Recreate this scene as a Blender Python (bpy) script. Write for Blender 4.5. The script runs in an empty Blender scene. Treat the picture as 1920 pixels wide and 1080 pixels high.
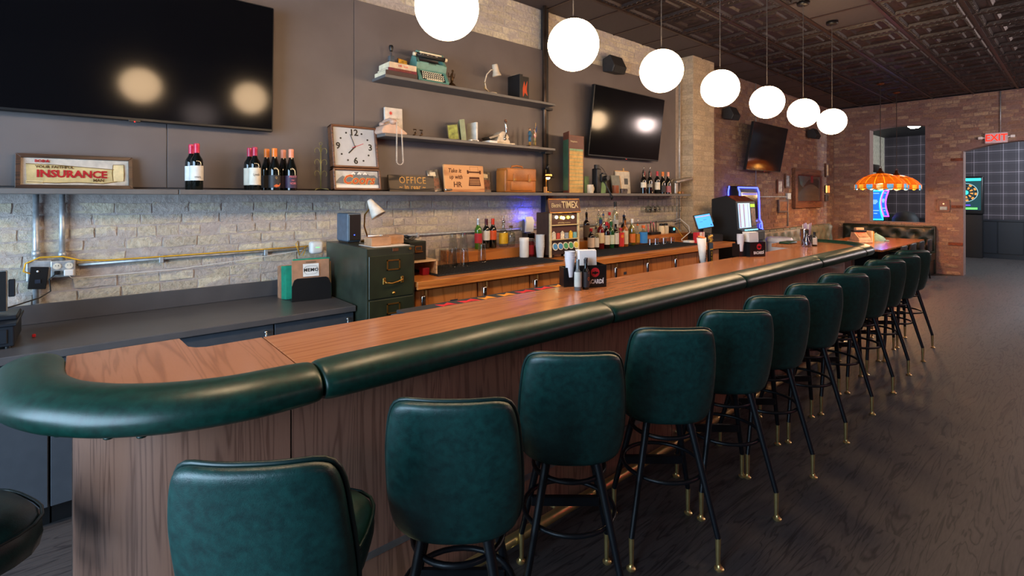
import bpy, bmesh, math, random
from mathutils import Matrix, Vector, Euler
R = math.radians
PI = math.pi
SC = bpy.context.scene
C = SC.collection
random.seed(7)

# ---------------------------------------------------------------- camera
CAM = (4.1, 0.0, 1.65)
cd = bpy.data.cameras.new('camera'); cam = bpy.data.objects.new('camera', cd); C.objects.link(cam)
cam.location = CAM; cam.rotation_euler = (R(90), 0, R(49.268))
cd.sensor_width = 36; cd.lens = 930 / 1920 * 36; cd.shift_y = -170 / 1920; cd.clip_end = 100
SC.camera = cam
# ---------------------------------------------------------------- world, exposure, daylight
SC.view_settings.view_transform = 'Standard'; SC.view_settings.look = 'None'
SC.view_settings.gamma = 1; SC.view_settings.use_curve_mapping = False
SC.view_settings.exposure = EXPOSURE = 0.0
w = bpy.data.worlds.new('world'); SC.world = w; w.use_nodes = True
bg = w.node_tree.nodes['Background']; bg.inputs[0].default_value = (.55, .72, 1, 1); bg.inputs[1].default_value = 1.0
def area(name, loc, rot, sx, sy, power, colr):
    l = bpy.data.lights.new(name, 'AREA'); l.shape = 'RECTANGLE'; l.size = sx; l.size_y = sy; l.energy = power; l.color = colr
    o = bpy.data.objects.new(name, l); C.objects.link(o); o.location = loc; o.rotation_euler = rot; return o
# daylight coming in through street windows assumed behind the camera, out of view
area('assumed_window_daylight', (2.7, -2.95, 1.75), (R(90), 0, 0), 3.8, 2.5, 380, (.52, .76, 1.0))
GLOBE = 42.0       # radiance of the globe lamps

# ---------------------------------------------------------------- materials
def s2l(c): return c / 12.92 if c <= .04045 else ((c + .055) / 1.055) ** 2.4
def rgb(c):
    if isinstance(c, str):
        c = c.lstrip('#'); c = [int(c[i:i + 2], 16) / 255 for i in (0, 2, 4)]
    return tuple(s2l(x) for x in c) + (1,)
MATS = {}
def newmat(name):
    m = bpy.data.materials.new(name); m.use_nodes = True
    nt = m.node_tree; b = nt.nodes['Principled BSDF']; MATS[name] = m
    return m, nt, b
def N(nt, typ, **kw):
    n = nt.nodes.new(typ)
    for k, v in kw.items():
        if k.startswith('i_'):
            n.inputs[k[2:].replace('_', ' ')].default_value = v
        else: setattr(n, k, v)
    return n
def coords(nt, scale=(1, 1, 1), kind='Object'):
    tc = N(nt, 'ShaderNodeTexCoord'); mp = N(nt, 'ShaderNodeMapping'); mp.inputs['Scale'].default_value = scale
    nt.links.new(tc.outputs[kind], mp.inputs[0]); return mp.outputs[0]
def ramp(nt, fac, stops):
    r = N(nt, 'ShaderNodeValToRGB'); e = r.color_ramp.elements
    while len(e) < len(stops): e.new(.5)
    for el, (p, c) in zip(e, stops): el.position = p; el.color = rgb(c) if not (isinstance(c, tuple) and len(c) == 4) else c
    nt.links.new(fac, r.inputs[0]); return r.outputs[0]
def shade(c, k):
    c = c.lstrip('#'); v = [min(255, int(int(c[i:i + 2], 16) * k)) for i in (0, 2, 4)]
    return '#%02x%02x%02x' % tuple(v)
def mat(name, c='#808080', rough=.5, metal=0., var=.08, vs=20., bump=0., bs=60., coat=0., spec=.5, emis=None, es=0., trans=0.):
    """plain surface with a little procedural colour variation and fine relief"""
    if name in MATS: return MATS[name]
    m, nt, b = newmat(name)
    co = coords(nt)
    n = N(nt, 'ShaderNodeTexNoise'); n.inputs['Scale'].default_value = vs; n.inputs['Detail'].default_value = 3
    nt.links.new(co, n.inputs['Vector'])
    nt.links.new(ramp(nt, n.outputs['Fac'], [(.3, shade(c, 1 - var)), (.7, shade(c, 1 + var))]), b.inputs['Base Color'])
    b.inputs['Roughness'].default_value = rough; b.inputs['Metallic'].default_value = metal
    b.inputs['Coat Weight'].default_value = coat; b.inputs['Specular IOR Level'].default_value = spec
    if trans: b.inputs['Transmission Weight'].default_value = trans
    if emis:
        b.inputs['Emission Color'].default_value = rgb(emis); b.inputs['Emission Strength'].default_value = es
    if bump:
        n2 = N(nt, 'ShaderNodeTexNoise'); n2.inputs['Scale'].default_value = bs; n2.inputs['Detail'].default_value = 4
        nt.links.new(co, n2.inputs['Vector'])
        bp = N(nt, 'ShaderNodeBump'); bp.inputs['Strength'].default_value = bump; bp.inputs['Distance'].default_value = .01
        nt.links.new(n2.outputs['Fac'], bp.inputs['Height']); nt.links.new(bp.outputs[0], b.inputs['Normal'])
    return m
def glow(name, c, s):
    return mat(name, c, .5, emis=c, es=s, var=.02)
def wood(name, dark, mid, light, axis=2, freq=9., rough=.4, coat=0., stretch=.07, bump=.08, dist=3.0):
    if name in MATS: return MATS[name]
    m, nt, b = newmat(name)
    sc = [1, 1, 1]; sc[axis] = stretch
    co = coords(nt, tuple(sc))
    n0 = N(nt, 'ShaderNodeTexNoise'); n0.inputs['Scale'].default_value = freq * .35; n0.inputs['Detail'].default_value = 3; n0.inputs['Distortion'].default_value = .6
    nt.links.new(co, n0.inputs['Vector'])
    mul = N(nt, 'ShaderNodeMath', operation='MULTIPLY'); mul.inputs[1].default_value = 22
    nt.links.new(n0.outputs['Fac'], mul.inputs[0])
    fr = N(nt, 'ShaderNodeMath', operation='PINGPONG'); fr.inputs[1].default_value = 1
    nt.links.new(mul.outputs[0], fr.inputs[0])
    n1 = N(nt, 'ShaderNodeTexNoise'); n1.inputs['Scale'].default_value = freq * 9; n1.inputs['Detail'].default_value = 5
    nt.links.new(co, n1.inputs['Vector'])
    mx = N(nt, 'ShaderNodeMix', data_type='FLOAT'); mx.inputs[0].default_value = .42
    ln = N(nt, 'ShaderNodeMapRange'); ln.interpolation_type = 'SMOOTHSTEP'; ln.inputs[1].default_value = 0; ln.inputs[2].default_value = .6; nt.links.new(fr.outputs[0], ln.inputs[0])
    nt.links.new(ln.outputs[0], mx.inputs[2]); nt.links.new(n1.outputs['Fac'], mx.inputs[3])
    nt.links.new(ramp(nt, mx.outputs[0], [(.12, dark), (.42, mid), (.8, light)]), b.inputs['Base Color'])
    b.inputs['Roughness'].default_value = rough; b.inputs['Coat Weight'].default_value = coat; b.inputs['Coat Roughness'].default_value = .12
    bp = N(nt, 'ShaderNodeBump'); bp.inputs['Strength'].default_value = bump; bp.inputs['Distance'].default_value = .004
    nt.links.new(n1.outputs['Fac'], bp.inputs['Height']); nt.links.new(bp.outputs[0], b.inputs['Normal'])
    return m
def leather(name, dark, light, rough=.36, bs=90., strength=.35):
    m, nt, b = newmat(name); co = coords(nt)
    n = N(nt, 'ShaderNodeTexNoise'); n.inputs['Scale'].default_value = 38; n.inputs['Detail'].default_value = 6; n.inputs['Roughness'].default_value = .65
    nt.links.new(co, n.inputs['Vector'])
    nt.links.new(ramp(nt, n.outputs['Fac'], [(.32, dark), (.68, light)]), b.inputs['Base Color'])
    b.inputs['Roughness'].default_value = rough
    v = N(nt, 'ShaderNodeTexVoronoi', feature='DISTANCE_TO_EDGE'); v.inputs['Scale'].default_value = bs
    dn = N(nt, 'ShaderNodeTexNoise'); dn.inputs['Scale'].default_value = 25; dn.inputs['Detail'].default_value = 3
    nt.links.new(co, dn.inputs['Vector'])
    ad = N(nt, 'ShaderNodeMixRGB'); ad.inputs[0].default_value = .12
    nt.links.new(co, ad.inputs[1]); nt.links.new(dn.outputs['Color'], ad.inputs[2]); nt.links.new(ad.outputs[0], v.inputs['Vector'])
    ra = ramp(nt, v.outputs['Distance'], [(0, '#000000'), (.12, '#ffffff')])
    bp = N(nt, 'ShaderNodeBump'); bp.inputs['Strength'].default_value = strength; bp.inputs['Distance'].default_value = .0012
    nt.links.new(ra, bp.inputs['Height']); nt.links.new(bp.outputs[0], b.inputs['Normal'])
    return m
def glass(name, tint='#ffffff', amount=.16, k=.5):
    """thin clear glass: see-through with a fresnel sheen"""
    if name in MATS: return MATS[name]
    m = bpy.data.materials.new(name); m.use_nodes = True; nt = m.node_tree; nt.nodes.clear(); MATS[name] = m
    o = N(nt, 'ShaderNodeOutputMaterial'); t = N(nt, 'ShaderNodeBsdfTransparent'); t.inputs[0].default_value = rgb(tint)
    g = N(nt, 'ShaderNodeBsdfGlossy'); g.inputs['Roughness'].default_value = .03
    lw = N(nt, 'ShaderNodeLayerWeight'); lw.inputs[0].default_value = .35
    pw = N(nt, 'ShaderNodeMath', operation='POWER'); pw.inputs[1].default_value = 1.7; nt.links.new(lw.outputs['Facing'], pw.inputs[0])
    mp = N(nt, 'ShaderNodeMath', operation='MULTIPLY_ADD'); mp.inputs[1].default_value = k; mp.inputs[2].default_value = amount * .2
    nt.links.new(pw.outputs[0], mp.inputs[0])
    mx = N(nt, 'ShaderNodeMixShader'); nt.links.new(mp.outputs[0], mx.inputs[0]); nt.links.new(t.outputs[0], mx.inputs[1]); nt.links.new(g.outputs[0], mx.inputs[2])
    nt.links.new(mx.outputs[0], o.inputs[0]); return m
def brickmat(name, cols, mortar, smear=.5, lo=.5):
    m, nt, b = newmat(name)
    oi = N(nt, 'ShaderNodeObjectInfo'); at = N(nt, 'ShaderNodeAttribute', attribute_name='tint')
    ad = N(nt, 'ShaderNodeMath', operation='ADD'); nt.links.new(oi.outputs['Random'], ad.inputs[0]); nt.links.new(at.outputs['Fac'], ad.inputs[1])
    fr = N(nt, 'ShaderNodeMath', operation='FRACT'); nt.links.new(ad.outputs[0], fr.inputs[0])
    base = ramp(nt, fr.outputs[0], [(i / (len(cols) - 1), c) for i, c in enumerate(cols)])
    ge = N(nt, 'ShaderNodeNewGeometry')
    n = N(nt, 'ShaderNodeTexNoise'); n.inputs['Scale'].default_value = 34; n.inputs['Detail'].default_value = 6; n.inputs['Roughness'].default_value = .7
    nt.links.new(ge.outputs['Position'], n.inputs['Vector'])
    mm = N(nt, 'ShaderNodeMixRGB', blend_type='MULTIPLY'); mm.inputs[0].default_value = .7
    nt.links.new(base, mm.inputs[1]); nt.links.new(ramp(nt, n.outputs['Fac'], [(.25, '#aaa5a0'), (.58, '#ffffff')]), mm.inputs[2])
    n2 = N(nt, 'ShaderNodeTexNoise'); n2.inputs['Scale'].default_value = 4.5; n2.inputs['Detail'].default_value = 7; n2.inputs['Roughness'].default_value = .62; n2.inputs['Distortion'].default_value = .4
    mpg = N(nt, 'ShaderNodeMapping'); mpg.inputs['Scale'].default_value = (1, .7, 2.2)
    nt.links.new(ge.outputs['Position'], mpg.inputs[0]); nt.links.new(mpg.outputs[0], n2.inputs['Vector'])
    sm = ramp(nt, n2.outputs['Fac'], [(lo, (0, 0, 0, 1)), (lo + .07, (smear, smear, smear, 1))])
    mo = N(nt, 'ShaderNodeMixRGB', blend_type='MULTIPLY'); mo.inputs[0].default_value = .5; mo.inputs[1].default_value = rgb(mortar)
    nt.links.new(ramp(nt, n.outputs['Fac'], [(.3, '#b4b0ae'), (.62, '#ffffff')]), mo.inputs[2])
    mx = N(nt, 'ShaderNodeMixRGB'); nt.links.new(sm, mx.inputs[0]); nt.links.new(mm.outputs[0], mx.inputs[1]); nt.links.new(mo.outputs[0], mx.inputs[2])
    nt.links.new(mx.outputs[0], b.inputs['Base Color']); b.inputs['Roughness'].default_value = .9; b.inputs['Specular IOR Level'].default_value = .2
    bp = N(nt, 'ShaderNodeBump'); bp.inputs['Strength'].default_value = 1; bp.inputs['Distance'].default_value = .02
    nt.links.new(n.outputs['Fac'], bp.inputs['Height']); nt.links.new(bp.outputs[0], b.inputs['Normal'])
    return m
def mortarmat(name, c, c2):
    m, nt, b = newmat(name); ge = N(nt, 'ShaderNodeNewGeometry')
    n = N(nt, 'ShaderNodeTexNoise'); n.inputs['Scale'].default_value = 16; n.inputs['Detail'].default_value = 8; n.inputs['Roughness'].default_value = .7
    nt.links.new(ge.outputs['Position'], n.inputs['Vector'])
    nt.links.new(ramp(nt, n.outputs['Fac'], [(.3, c), (.7, c2)]), b.inputs['Base Color']); b.inputs['Roughness'].default_value = .95
    bp = N(nt, 'ShaderNodeBump'); bp.inputs['Strength'].default_value = 1; bp.inputs['Distance'].default_value = .02
    nt.links.new(n.outputs['Fac'], bp.inputs['Height']); nt.links.new(bp.outputs[0], b.inputs['Normal']); return m

# ---------------------------------------------------------------- geometry helpers
def xf(loc=(0, 0, 0), rot=(0, 0, 0), sc=(1, 1, 1)):
    return Matrix.Translation(loc) @ Euler(rot).to_matrix().to_4x4() @ Matrix.Diagonal((*sc, 1))
class G:
    """collects shapes into one mesh"""
    def __init__(s): s.v = []; s.f = []
    def add(s, vs, fs, mx=None):
        k = len(s.v)
        s.v += [tuple(mx @ Vector(p)) if mx else tuple(p) for p in vs]
        s.f += [tuple(i + k for i in f) for f in fs]; return s
    def box(s, a0, a1, b0, b1, c0, c1, mx=None):
        return s.add([(a0, b0, c0), (a1, b0, c0), (a1, b1, c0), (a0, b1, c0), (a0, b0, c1), (a1, b0, c1), (a1, b1, c1), (a0, b1, c1)],
                     [(0, 3, 2, 1), (4, 5, 6, 7), (0, 1, 5, 4), (1, 2, 6, 5), (2, 3, 7, 6), (3, 0, 4, 7)], mx)
    def rbox(s, a0, a1, b0, b1, c0, c1, r=.005, seg=2, mx=None):
        bm = bmesh.new(); bmesh.ops.create_cube(bm, size=1)
        for v in bm.verts:
            v.co = ((a0 + a1) / 2 + v.co.x * (a1 - a0), (b0 + b1) / 2 + v.co.y * (b1 - b0), (c0 + c1) / 2 + v.co.z * (c1 - c0))
        bmesh.ops.bevel(bm, geom=bm.edges[:], offset=r, segments=seg, affect='EDGES', profile=.5, clamp_overlap=True)
        bm.verts.index_update()
        s.add([v.co[:] for v in bm.verts], [[v.index for v in f.verts] for f in bm.faces], mx); bm.free(); return s
    def lathe(s, prof, c=(0, 0, 0), n=16, mx=None, a0=0., a1=2 * PI):
        full = abs(a1 - a0 - 2 * PI) < 1e-6; m = n if full else n + 1
        vs = []; fs = []
        for i in range(m):
            a = a0 + (a1 - a0) * i / n
            for r, z in prof: vs.append((c[0] + r * math.cos(a), c[1] + r * math.sin(a), c[2] + z))
        k = len(prof)
        for i in range(n):
            j = (i + 1) % m
            for q in range(k - 1): fs.append((i * k + q, j * k + q, j * k + q + 1, i * k + q + 1))
        return s.add(vs, fs, mx)
    def cyl(s, p0, p1, r0, r1=None, n=12, mx=None):
        return s.tube([p0, p1], [r0, r0 if r1 is None else r1], n, mx=mx)
    def tube(s, pts, r, n=8, closed=False, mx=None, sx=1., up=None):
        P = [Vector(p) for p in pts]; L = len(P); vs = []; fs = []
        rr = r if isinstance(r, (list, tuple)) else [r] * L
        prev = None
        for i in range(L):
            a = P[(i - 1) % L] if (closed or i > 0) else P[i]; b = P[(i + 1) % L] if (closed or i < L - 1) else P[i]
            t = (b - a).normalized()
            u = Vector(up) if up else (prev if prev is not None else (Vector((0, 0, 1)) if abs(t.z) < .9 else Vector((1, 0, 0))))
            x = (u - t * u.dot(t))
            if x.length < 1e-5: x = Vector((1, 0, 0)) - t * t.x
            x.normalize(); y = t.cross(x); prev = x
            for k in range(n):
                an = 2 * PI * k / n
                vs.append(P[i] + (x * math.cos(an) + y * math.sin(an) * sx) * rr[i])
        for i in range(L if closed else L - 1):
            j = (i + 1) % L
            for k in range(n): fs.append((i * n + k, i * n + (k + 1) % n, j * n + (k + 1) % n, j * n + k))
        if not closed:
            fs.append(tuple(range(n))[::-1]); fs.append(tuple((L - 1) * n + k for k in range(n)))
        return s.add(vs, fs, mx)
    def sph(s, c, r, nu=16, nv=10, sc=(1, 1, 1), mx=None):
        return s.lathe([(r * sc[0] * math.sin(PI * i / nv), -r * sc[2] * math.cos(PI * i / nv)) for i in range(nv + 1)], c, nu, mx)
    def prism(s, poly, b0, b1, axis='y', mx=None):
        """polygon extruded; axis y: points are (x,z); z: (x,y); x: (y,z)"""
        def P(p, h): return (p[0], h, p[1]) if axis == 'y' else ((p[0], p[1], h) if axis == 'z' else (h, p[0], p[1]))
        n = len(poly)
        return s.add([P(p, b0) for p in poly] + [P(p, b1) for p in poly],
                     [tuple(range(n)), tuple(range(2 * n - 1, n - 1, -1))] + [(i, i + n, (i + 1) % n + n, (i + 1) % n) for i in range(n)], mx)
    def mesh(s, name):
        m = bpy.data.meshes.new(name); m.from_pydata(s.v, [], s.f); m.validate()
        bm = bmesh.new(); bm.from_mesh(m); bmesh.ops.recalc_face_normals(bm, faces=bm.faces[:]); bm.to_mesh(m); bm.free(); return m
    def build(s, name, m, parent=None, smooth=False, sub=0, label=None, bevel=0):
        me = s.mesh(name); me.materials.append(m)
        if smooth:
            for p in me.polygons: p.use_smooth = True
            if smooth == 'auto':
                try: me.set_sharp_from_angle(angle=R(40))
                except Exception: pass
        o = bpy.data.objects.new(name, me); C.objects.link(o)
        if parent: o.parent = parent
        if sub:
            d = o.modifiers.new('s', 'SUBSURF'); d.levels = sub; d.render_levels = sub
        if bevel:
            d = o.modifiers.new('b', 'BEVEL'); d.width = bevel; d.segments = 2; d.limit_method = 'ANGLE'
        if label: o['label'] = label
        return o
def tag(o, label, cat, group=None, kind=None):
    o['label'] = label; o['category'] = cat
    if group: o['group'] = group
    if kind: o['kind'] = kind
    return o
def thing(name, label, cat, loc=(0, 0, 0), rz=0., group=None, rx=0., ry=0., sc=1.):
    o = bpy.data.objects.new(name, None); C.objects.link(o); o.location = loc; o.rotation_euler = (rx, ry, rz); o.empty_display_size = .1
    if sc != 1: o.scale = (sc,) * 3
    return tag(o, label, cat, group)
def struct(name, g, m, label, parent=None, smooth=False):
    o = g.build(name, m, parent, smooth)
    if not parent: o['kind'] = 'structure'; o['label'] = label; o['category'] = name.split('_')[0]
    return o
def copy_tree(o, parent=None):
    c = o.copy(); C.objects.link(c); c.parent = parent
    for ch in list(o.children): copy_tree(ch, c)
    return c
def text(body, size, m, parent, loc=(0, 0, 0), ext=.0008, shear=0., sx=1., rot=(PI / 2, 0, 0), name='lettering', align='CENTER', label=None, bold=0., space=1.):
    cu = bpy.data.curves.new('t', 'FONT'); cu.body = body; cu.size = size; cu.align_x = align; cu.align_y = 'CENTER'; cu.extrude = ext
    cu.shear = shear; cu.offset = bold; cu.resolution_u = 2; cu.space_character = space
    t = bpy.data.objects.new('t', cu); C.objects.link(t)
    me = bpy.data.meshes.new_from_object(t); bpy.data.objects.remove(t); bpy.data.curves.remove(cu)
    me.transform(xf(loc, rot, (sx, 1, 1))); me.name = name; me.materials.clear(); me.materials.append(m)
    o = bpy.data.objects.new(name, me); C.objects.link(o); o.parent = parent
    if label: o['label'] = label
    return o
W = PI / 2      # things against the left wall: local x = along the wall, local -y = out into the room

# ---------------------------------------------------------------- shared materials
blackm = mat('black_plastic', '#141416', .4)
blackmetal = mat('black_powder_coat', '#15171c', .38, .3)
chrome = mat('chrome', '#c8c8c8', .12, 1., var=.02)
galv = mat('galvanised_steel', '#b4bbc1', .45, .6, var=.1, vs=30)
brass = mat('brass', '#d8ba7c', .32, .88, var=.05)
goldm = mat('antique_brass', '#a5793a', .35, .9, var=.12)
white = mat('white_plastic', '#e4e2df', .4, var=.02)
cream = mat('cream_paper', '#e6d8b8', .8, var=.05)
green = leather('green_vinyl', '#0a2827', '#123f3b', .38, 120., .16)
railgreen = leather('green_rail_vinyl', '#06251f', '#0a3a31', .35, 110., .07)
piping = mat('dark_piping', '#0b2725', .4)
walnut = wood('walnut_panel', '#6d4a3a', '#835c4c', '#926855', 2, 30., .38, .15, .06)
topwood = wood('bar_top_wood', '#9c633d', '#a86b43', '#b0744a', 1, 16., .26, .3)
oak = wood('back_bar_oak', '#955522', '#a9622c', '#b56f38', 2, 14., .36, .1)
oakh = wood('counter_oak', '#a05c28', '#b06930', '#bb763a', 1, 14., .3, .2)
framewood = wood('frame_walnut', '#3c2418', '#5a3825', '#75492f', 0, 30., .4)
clear = glass('clear_glass', '#f4f6f6', .35)
panelgrey = mat('grey_wall_paint', '#625a59', .55, var=.05, vs=3)
shelfgrey = mat('grey_shelf_paint', '#63605f', .5, var=.05, vs=6)

# ================================================================ STRUCTURE
H = 3.8            # ceiling height
YB = 14.0          # back wall
floorm, nt, b = newmat('dark_floor_planks')
co = coords(nt)
bt = N(nt, 'ShaderNodeTexBrick'); bt.offset = .37; bt.inputs['Scale'].default_value = 1
bt.inputs['Brick Width'].default_value = 1.5; bt.inputs['Row Height'].default_value = .18; bt.inputs['Mortar Size'].default_value = .0016
bt.inputs['Color1'].default_value = (.6, .6, .6, 1); bt.inputs['Color2'].default_value = (.9, .9, .9, 1); bt.inputs['Mortar'].default_value = (.2, .2, .2, 1)
rot = N(nt, 'ShaderNodeMapping'); rot.inputs['Rotation'].default_value = (0, 0, PI / 2)
nt.links.new(co, rot.inputs[0]); nt.links.new(rot.outputs[0], bt.inputs['Vector'])
mp = N(nt, 'ShaderNodeMapping'); mp.inputs['Scale'].default_value = (1, .09, 1); nt.links.new(co, mp.inputs[0])
ad = N(nt, 'ShaderNodeMixRGB', blend_type='ADD'); ad.inputs[0].default_value = 1; nt.links.new(mp.outputs[0], ad.inputs[1]); nt.links.new(bt.outputs['Color'], ad.inputs[2])
n0 = N(nt, 'ShaderNodeTexNoise'); n0.inputs['Scale'].default_value = 11; n0.inputs['Detail'].default_value = 3; n0.inputs['Distortion'].default_value = .8; nt.links.new(ad.outputs[0], n0.inputs['Vector'])
m0 = N(nt, 'ShaderNodeMath', operation='MULTIPLY'); m0.inputs[1].default_value = 16; nt.links.new(n0.outputs['Fac'], m0.inputs[0])
pp = N(nt, 'ShaderNodeMath', operation='PINGPONG'); pp.inputs[1].default_value = 1; nt.links.new(m0.outputs[0], pp.inputs[0])
n1 = N(nt, 'ShaderNodeTexNoise'); n1.inputs['Scale'].default_value = 130; n1.inputs['Detail'].default_value = 4; nt.links.new(ad.outputs[0], n1.inputs['Vector'])
ln = N(nt, 'ShaderNodeMapRange'); ln.interpolation_type = 'SMOOTHSTEP'; ln.inputs[1].default_value = 0; ln.inputs[2].default_value = .34; nt.links.new(pp.outputs[0], ln.inputs[0])
mx = N(nt, 'ShaderNodeMix', data_type='FLOAT'); mx.inputs[0].default_value = .58; nt.links.new(ln.outputs[0], mx.inputs[2]); nt.links.new(n1.outputs['Fac'], mx.inputs[3])
mu = N(nt, 'ShaderNodeMixRGB', blend_type='MULTIPLY'); mu.inputs[0].default_value = .35
nt.links.new(ramp(nt, mx.outputs[0], [(.18, '#262324'), (.5, '#3d3738'), (.8, '#4c4645')]), mu.inputs[1]); nt.links.new(bt.outputs['Color'], mu.inputs[2])
nt.links.new(mu.outputs[0], b.inputs['Base Color']); b.inputs['Roughness'].default_value = .58; b.inputs['Specular IOR Level'].default_value = .4
bp = N(nt, 'ShaderNodeBump'); bp.inputs['Strength'].default_value = .2; bp.inputs['Distance'].default_value = .002; nt.links.new(mx.outputs[0], bp.inputs['Height']); nt.links.new(bp.outputs[0], b.inputs['Normal'])
struct('floor', G().box(-.4, 8.2, -3.2, 19.2, -.1, 0), floorm, 'dark brown wood-grain floor running the length of the bar room')

plaster = mat('dark_plaster', '#4a4344', .8, var=.08, vs=4)
mort_l = mortarmat('pale_mortar', '#a39995', '#c6bcb6')
mort_b = mortarmat('pink_lit_mortar', '#7d635c', '#937870')  # pinkish tinge of the red light is put into this colour
# left wall: long brick wall behind the bar
wall_left = struct('wall_left', G().box(-.3, 0, -3, 7.0, 0, H), mort_l, 'long cream brick wall behind the bar')
wall_rear = struct('wall_left_rear', G().box(-.3, 0, 7.0, 14.3, 0, H), mort_b, 'brown brick wall beside the booth at the far left')
pillar = struct('wall_pillar', G().box(0, .2, 6.98, 7.62, 0, H), mort_l, 'cream brick pillar rising to the ceiling beside the grey panelling')
# back wall with a window opening and a doorway (segmental arches)
WX0, WX1, WZ0, WZ1 = .745, 1.765, 1.09, 3.23
DX0, DX1, DZ = 2.39, 4.3, 2.62
def arch(x0, x1, z, rise, n=10):
    return [(x0 + (x1 - x0) * i / n, z + rise * (1 - (2 * i / n - 1) ** 2)) for i in range(n + 1)]
g = G()
def slab(poly): g.prism(poly, YB, YB + .3, 'y')
slab([(-.3, 0), (WX0, 0), (WX0, H), (-.3, H)]); slab([(WX0, 0), (WX1, 0), (WX1, WZ0), (WX0, WZ0)])
a = arch(WX0, WX1, WZ1, .05)
for (p, q) in zip(a, a[1:]): slab([p, q, (q[0], H), (p[0], H)])
slab([(WX1, 0), (DX0, 0), (DX0, H), (WX1, H)])
a = arch(DX0, DX1, DZ, .16)
for (p, q) in zip(a, a[1:]): slab([p, q, (q[0], H), (p[0], H)])
slab([(DX1, 0), (8.2, 0), (8.2, H), (DX1, H)])
wall_back = struct('wall_back', g, mort_b, 'brown brick end wall with an arched window opening and a doorway')
struct('wall_right', G().box(8.0, 8.2, -3.2, YB, 0, H), plaster, 'dark plaster wall on the right of the room')
# street front behind the camera, unseen, with an assumed wide window opening
g = G(); g.box(-.3, 8.2, -3.2, -3.0, 0, .5).box(-.3, 8.2, -3.2, -3.0, 3.0, H).box(-.3, .8, -3.2, -3.0, .5, 3.0).box(4.6, 8.2, -3.2, -3.0, .5, 3.0)
struct('wall_front', g, plaster, 'street front wall behind the camera with an assumed wide window opening')
g = G()
for x in (.8, 1.75, 2.7, 3.65, 4.54): g.box(x, x + .06, -3.14, -3.06, .5, 3.0)
g.box(.8, 4.6, -3.14, -3.06, .5, .56).box(.8, 4.6, -3.14, -3.06, 2.94, 3.0)
win = struct('window_assumed', g, blackmetal, 'assumed wide street window, unseen, with dark metal mullions')

# --- bricks
def brick_mesh(seed, n=4, mrows=3):
    rnd = random.Random(seed); vs = []; fs = []
    for j in range(mrows):
        for i in range(n):
            x = -.5 + i / (n - 1); z = -.5 + j / (mrows - 1)
            edge = i in (0, n - 1) or j in (0, mrows - 1)
            jx = rnd.uniform(-.022, .022); jz = rnd.uniform(-.075, .075)
            vs.append((x * (.97 if edge else 1) + jx, (-.72 if edge else -1.) + rnd.uniform(-.16, .16), z * (.95 if edge else 1) + jz))
    ring = [i for i in range(n)] + [n * j + n - 1 for j in range(1, mrows)] + [n * (mrows - 1) + i for i in range(n - 2, -1, -1)] + [n * j for j in range(mrows - 2, 0, -1)]
    k = len(vs)
    for r in ring: vs.append((vs[r][0] * 1.03, .6, vs[r][2] * 1.03))
    for j in range(mrows - 1):
        for i in range(n - 1): fs.append((j * n + i, j * n + i + 1, (j + 1) * n + i + 1, (j + 1) * n + i))
    L = len(ring)
    for q in range(L): fs.append((ring[(q + 1) % L], ring[q], k + q, k + (q + 1) % L))
    return vs, fs
VAR = [brick_mesh(i) for i in range(10)]
def brick_set(mname):
    out = []
    for vs, fs in VAR:
        me = bpy.data.meshes.new('brick'); me.from_pydata(vs, [], fs); me.materials.append(MATS[mname])
        out.append(me)
    return out
FW = (-math.sin(R(49.268)), math.cos(R(49.268))); RT = (math.cos(R(49.268)), math.sin(R(49.268)))
def seen_size(p):
    """rough size of a brick as seen from the viewpoint, to choose which ones become objects of their own"""
    dx, dy, dz = p[0] - CAM[0], p[1] - CAM[1], p[2] - CAM[2]; t = dx * FW[0] + dy * FW[1]
    if t < .3: return 0
    x = 960 + 930 * (dx * RT[0] + dy * RT[1]) / t; y = 370 - 930 * dz / t
    return 1 / t if (-30 < x < 1950 and -20 < y < 1100) else .01 / t
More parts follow.
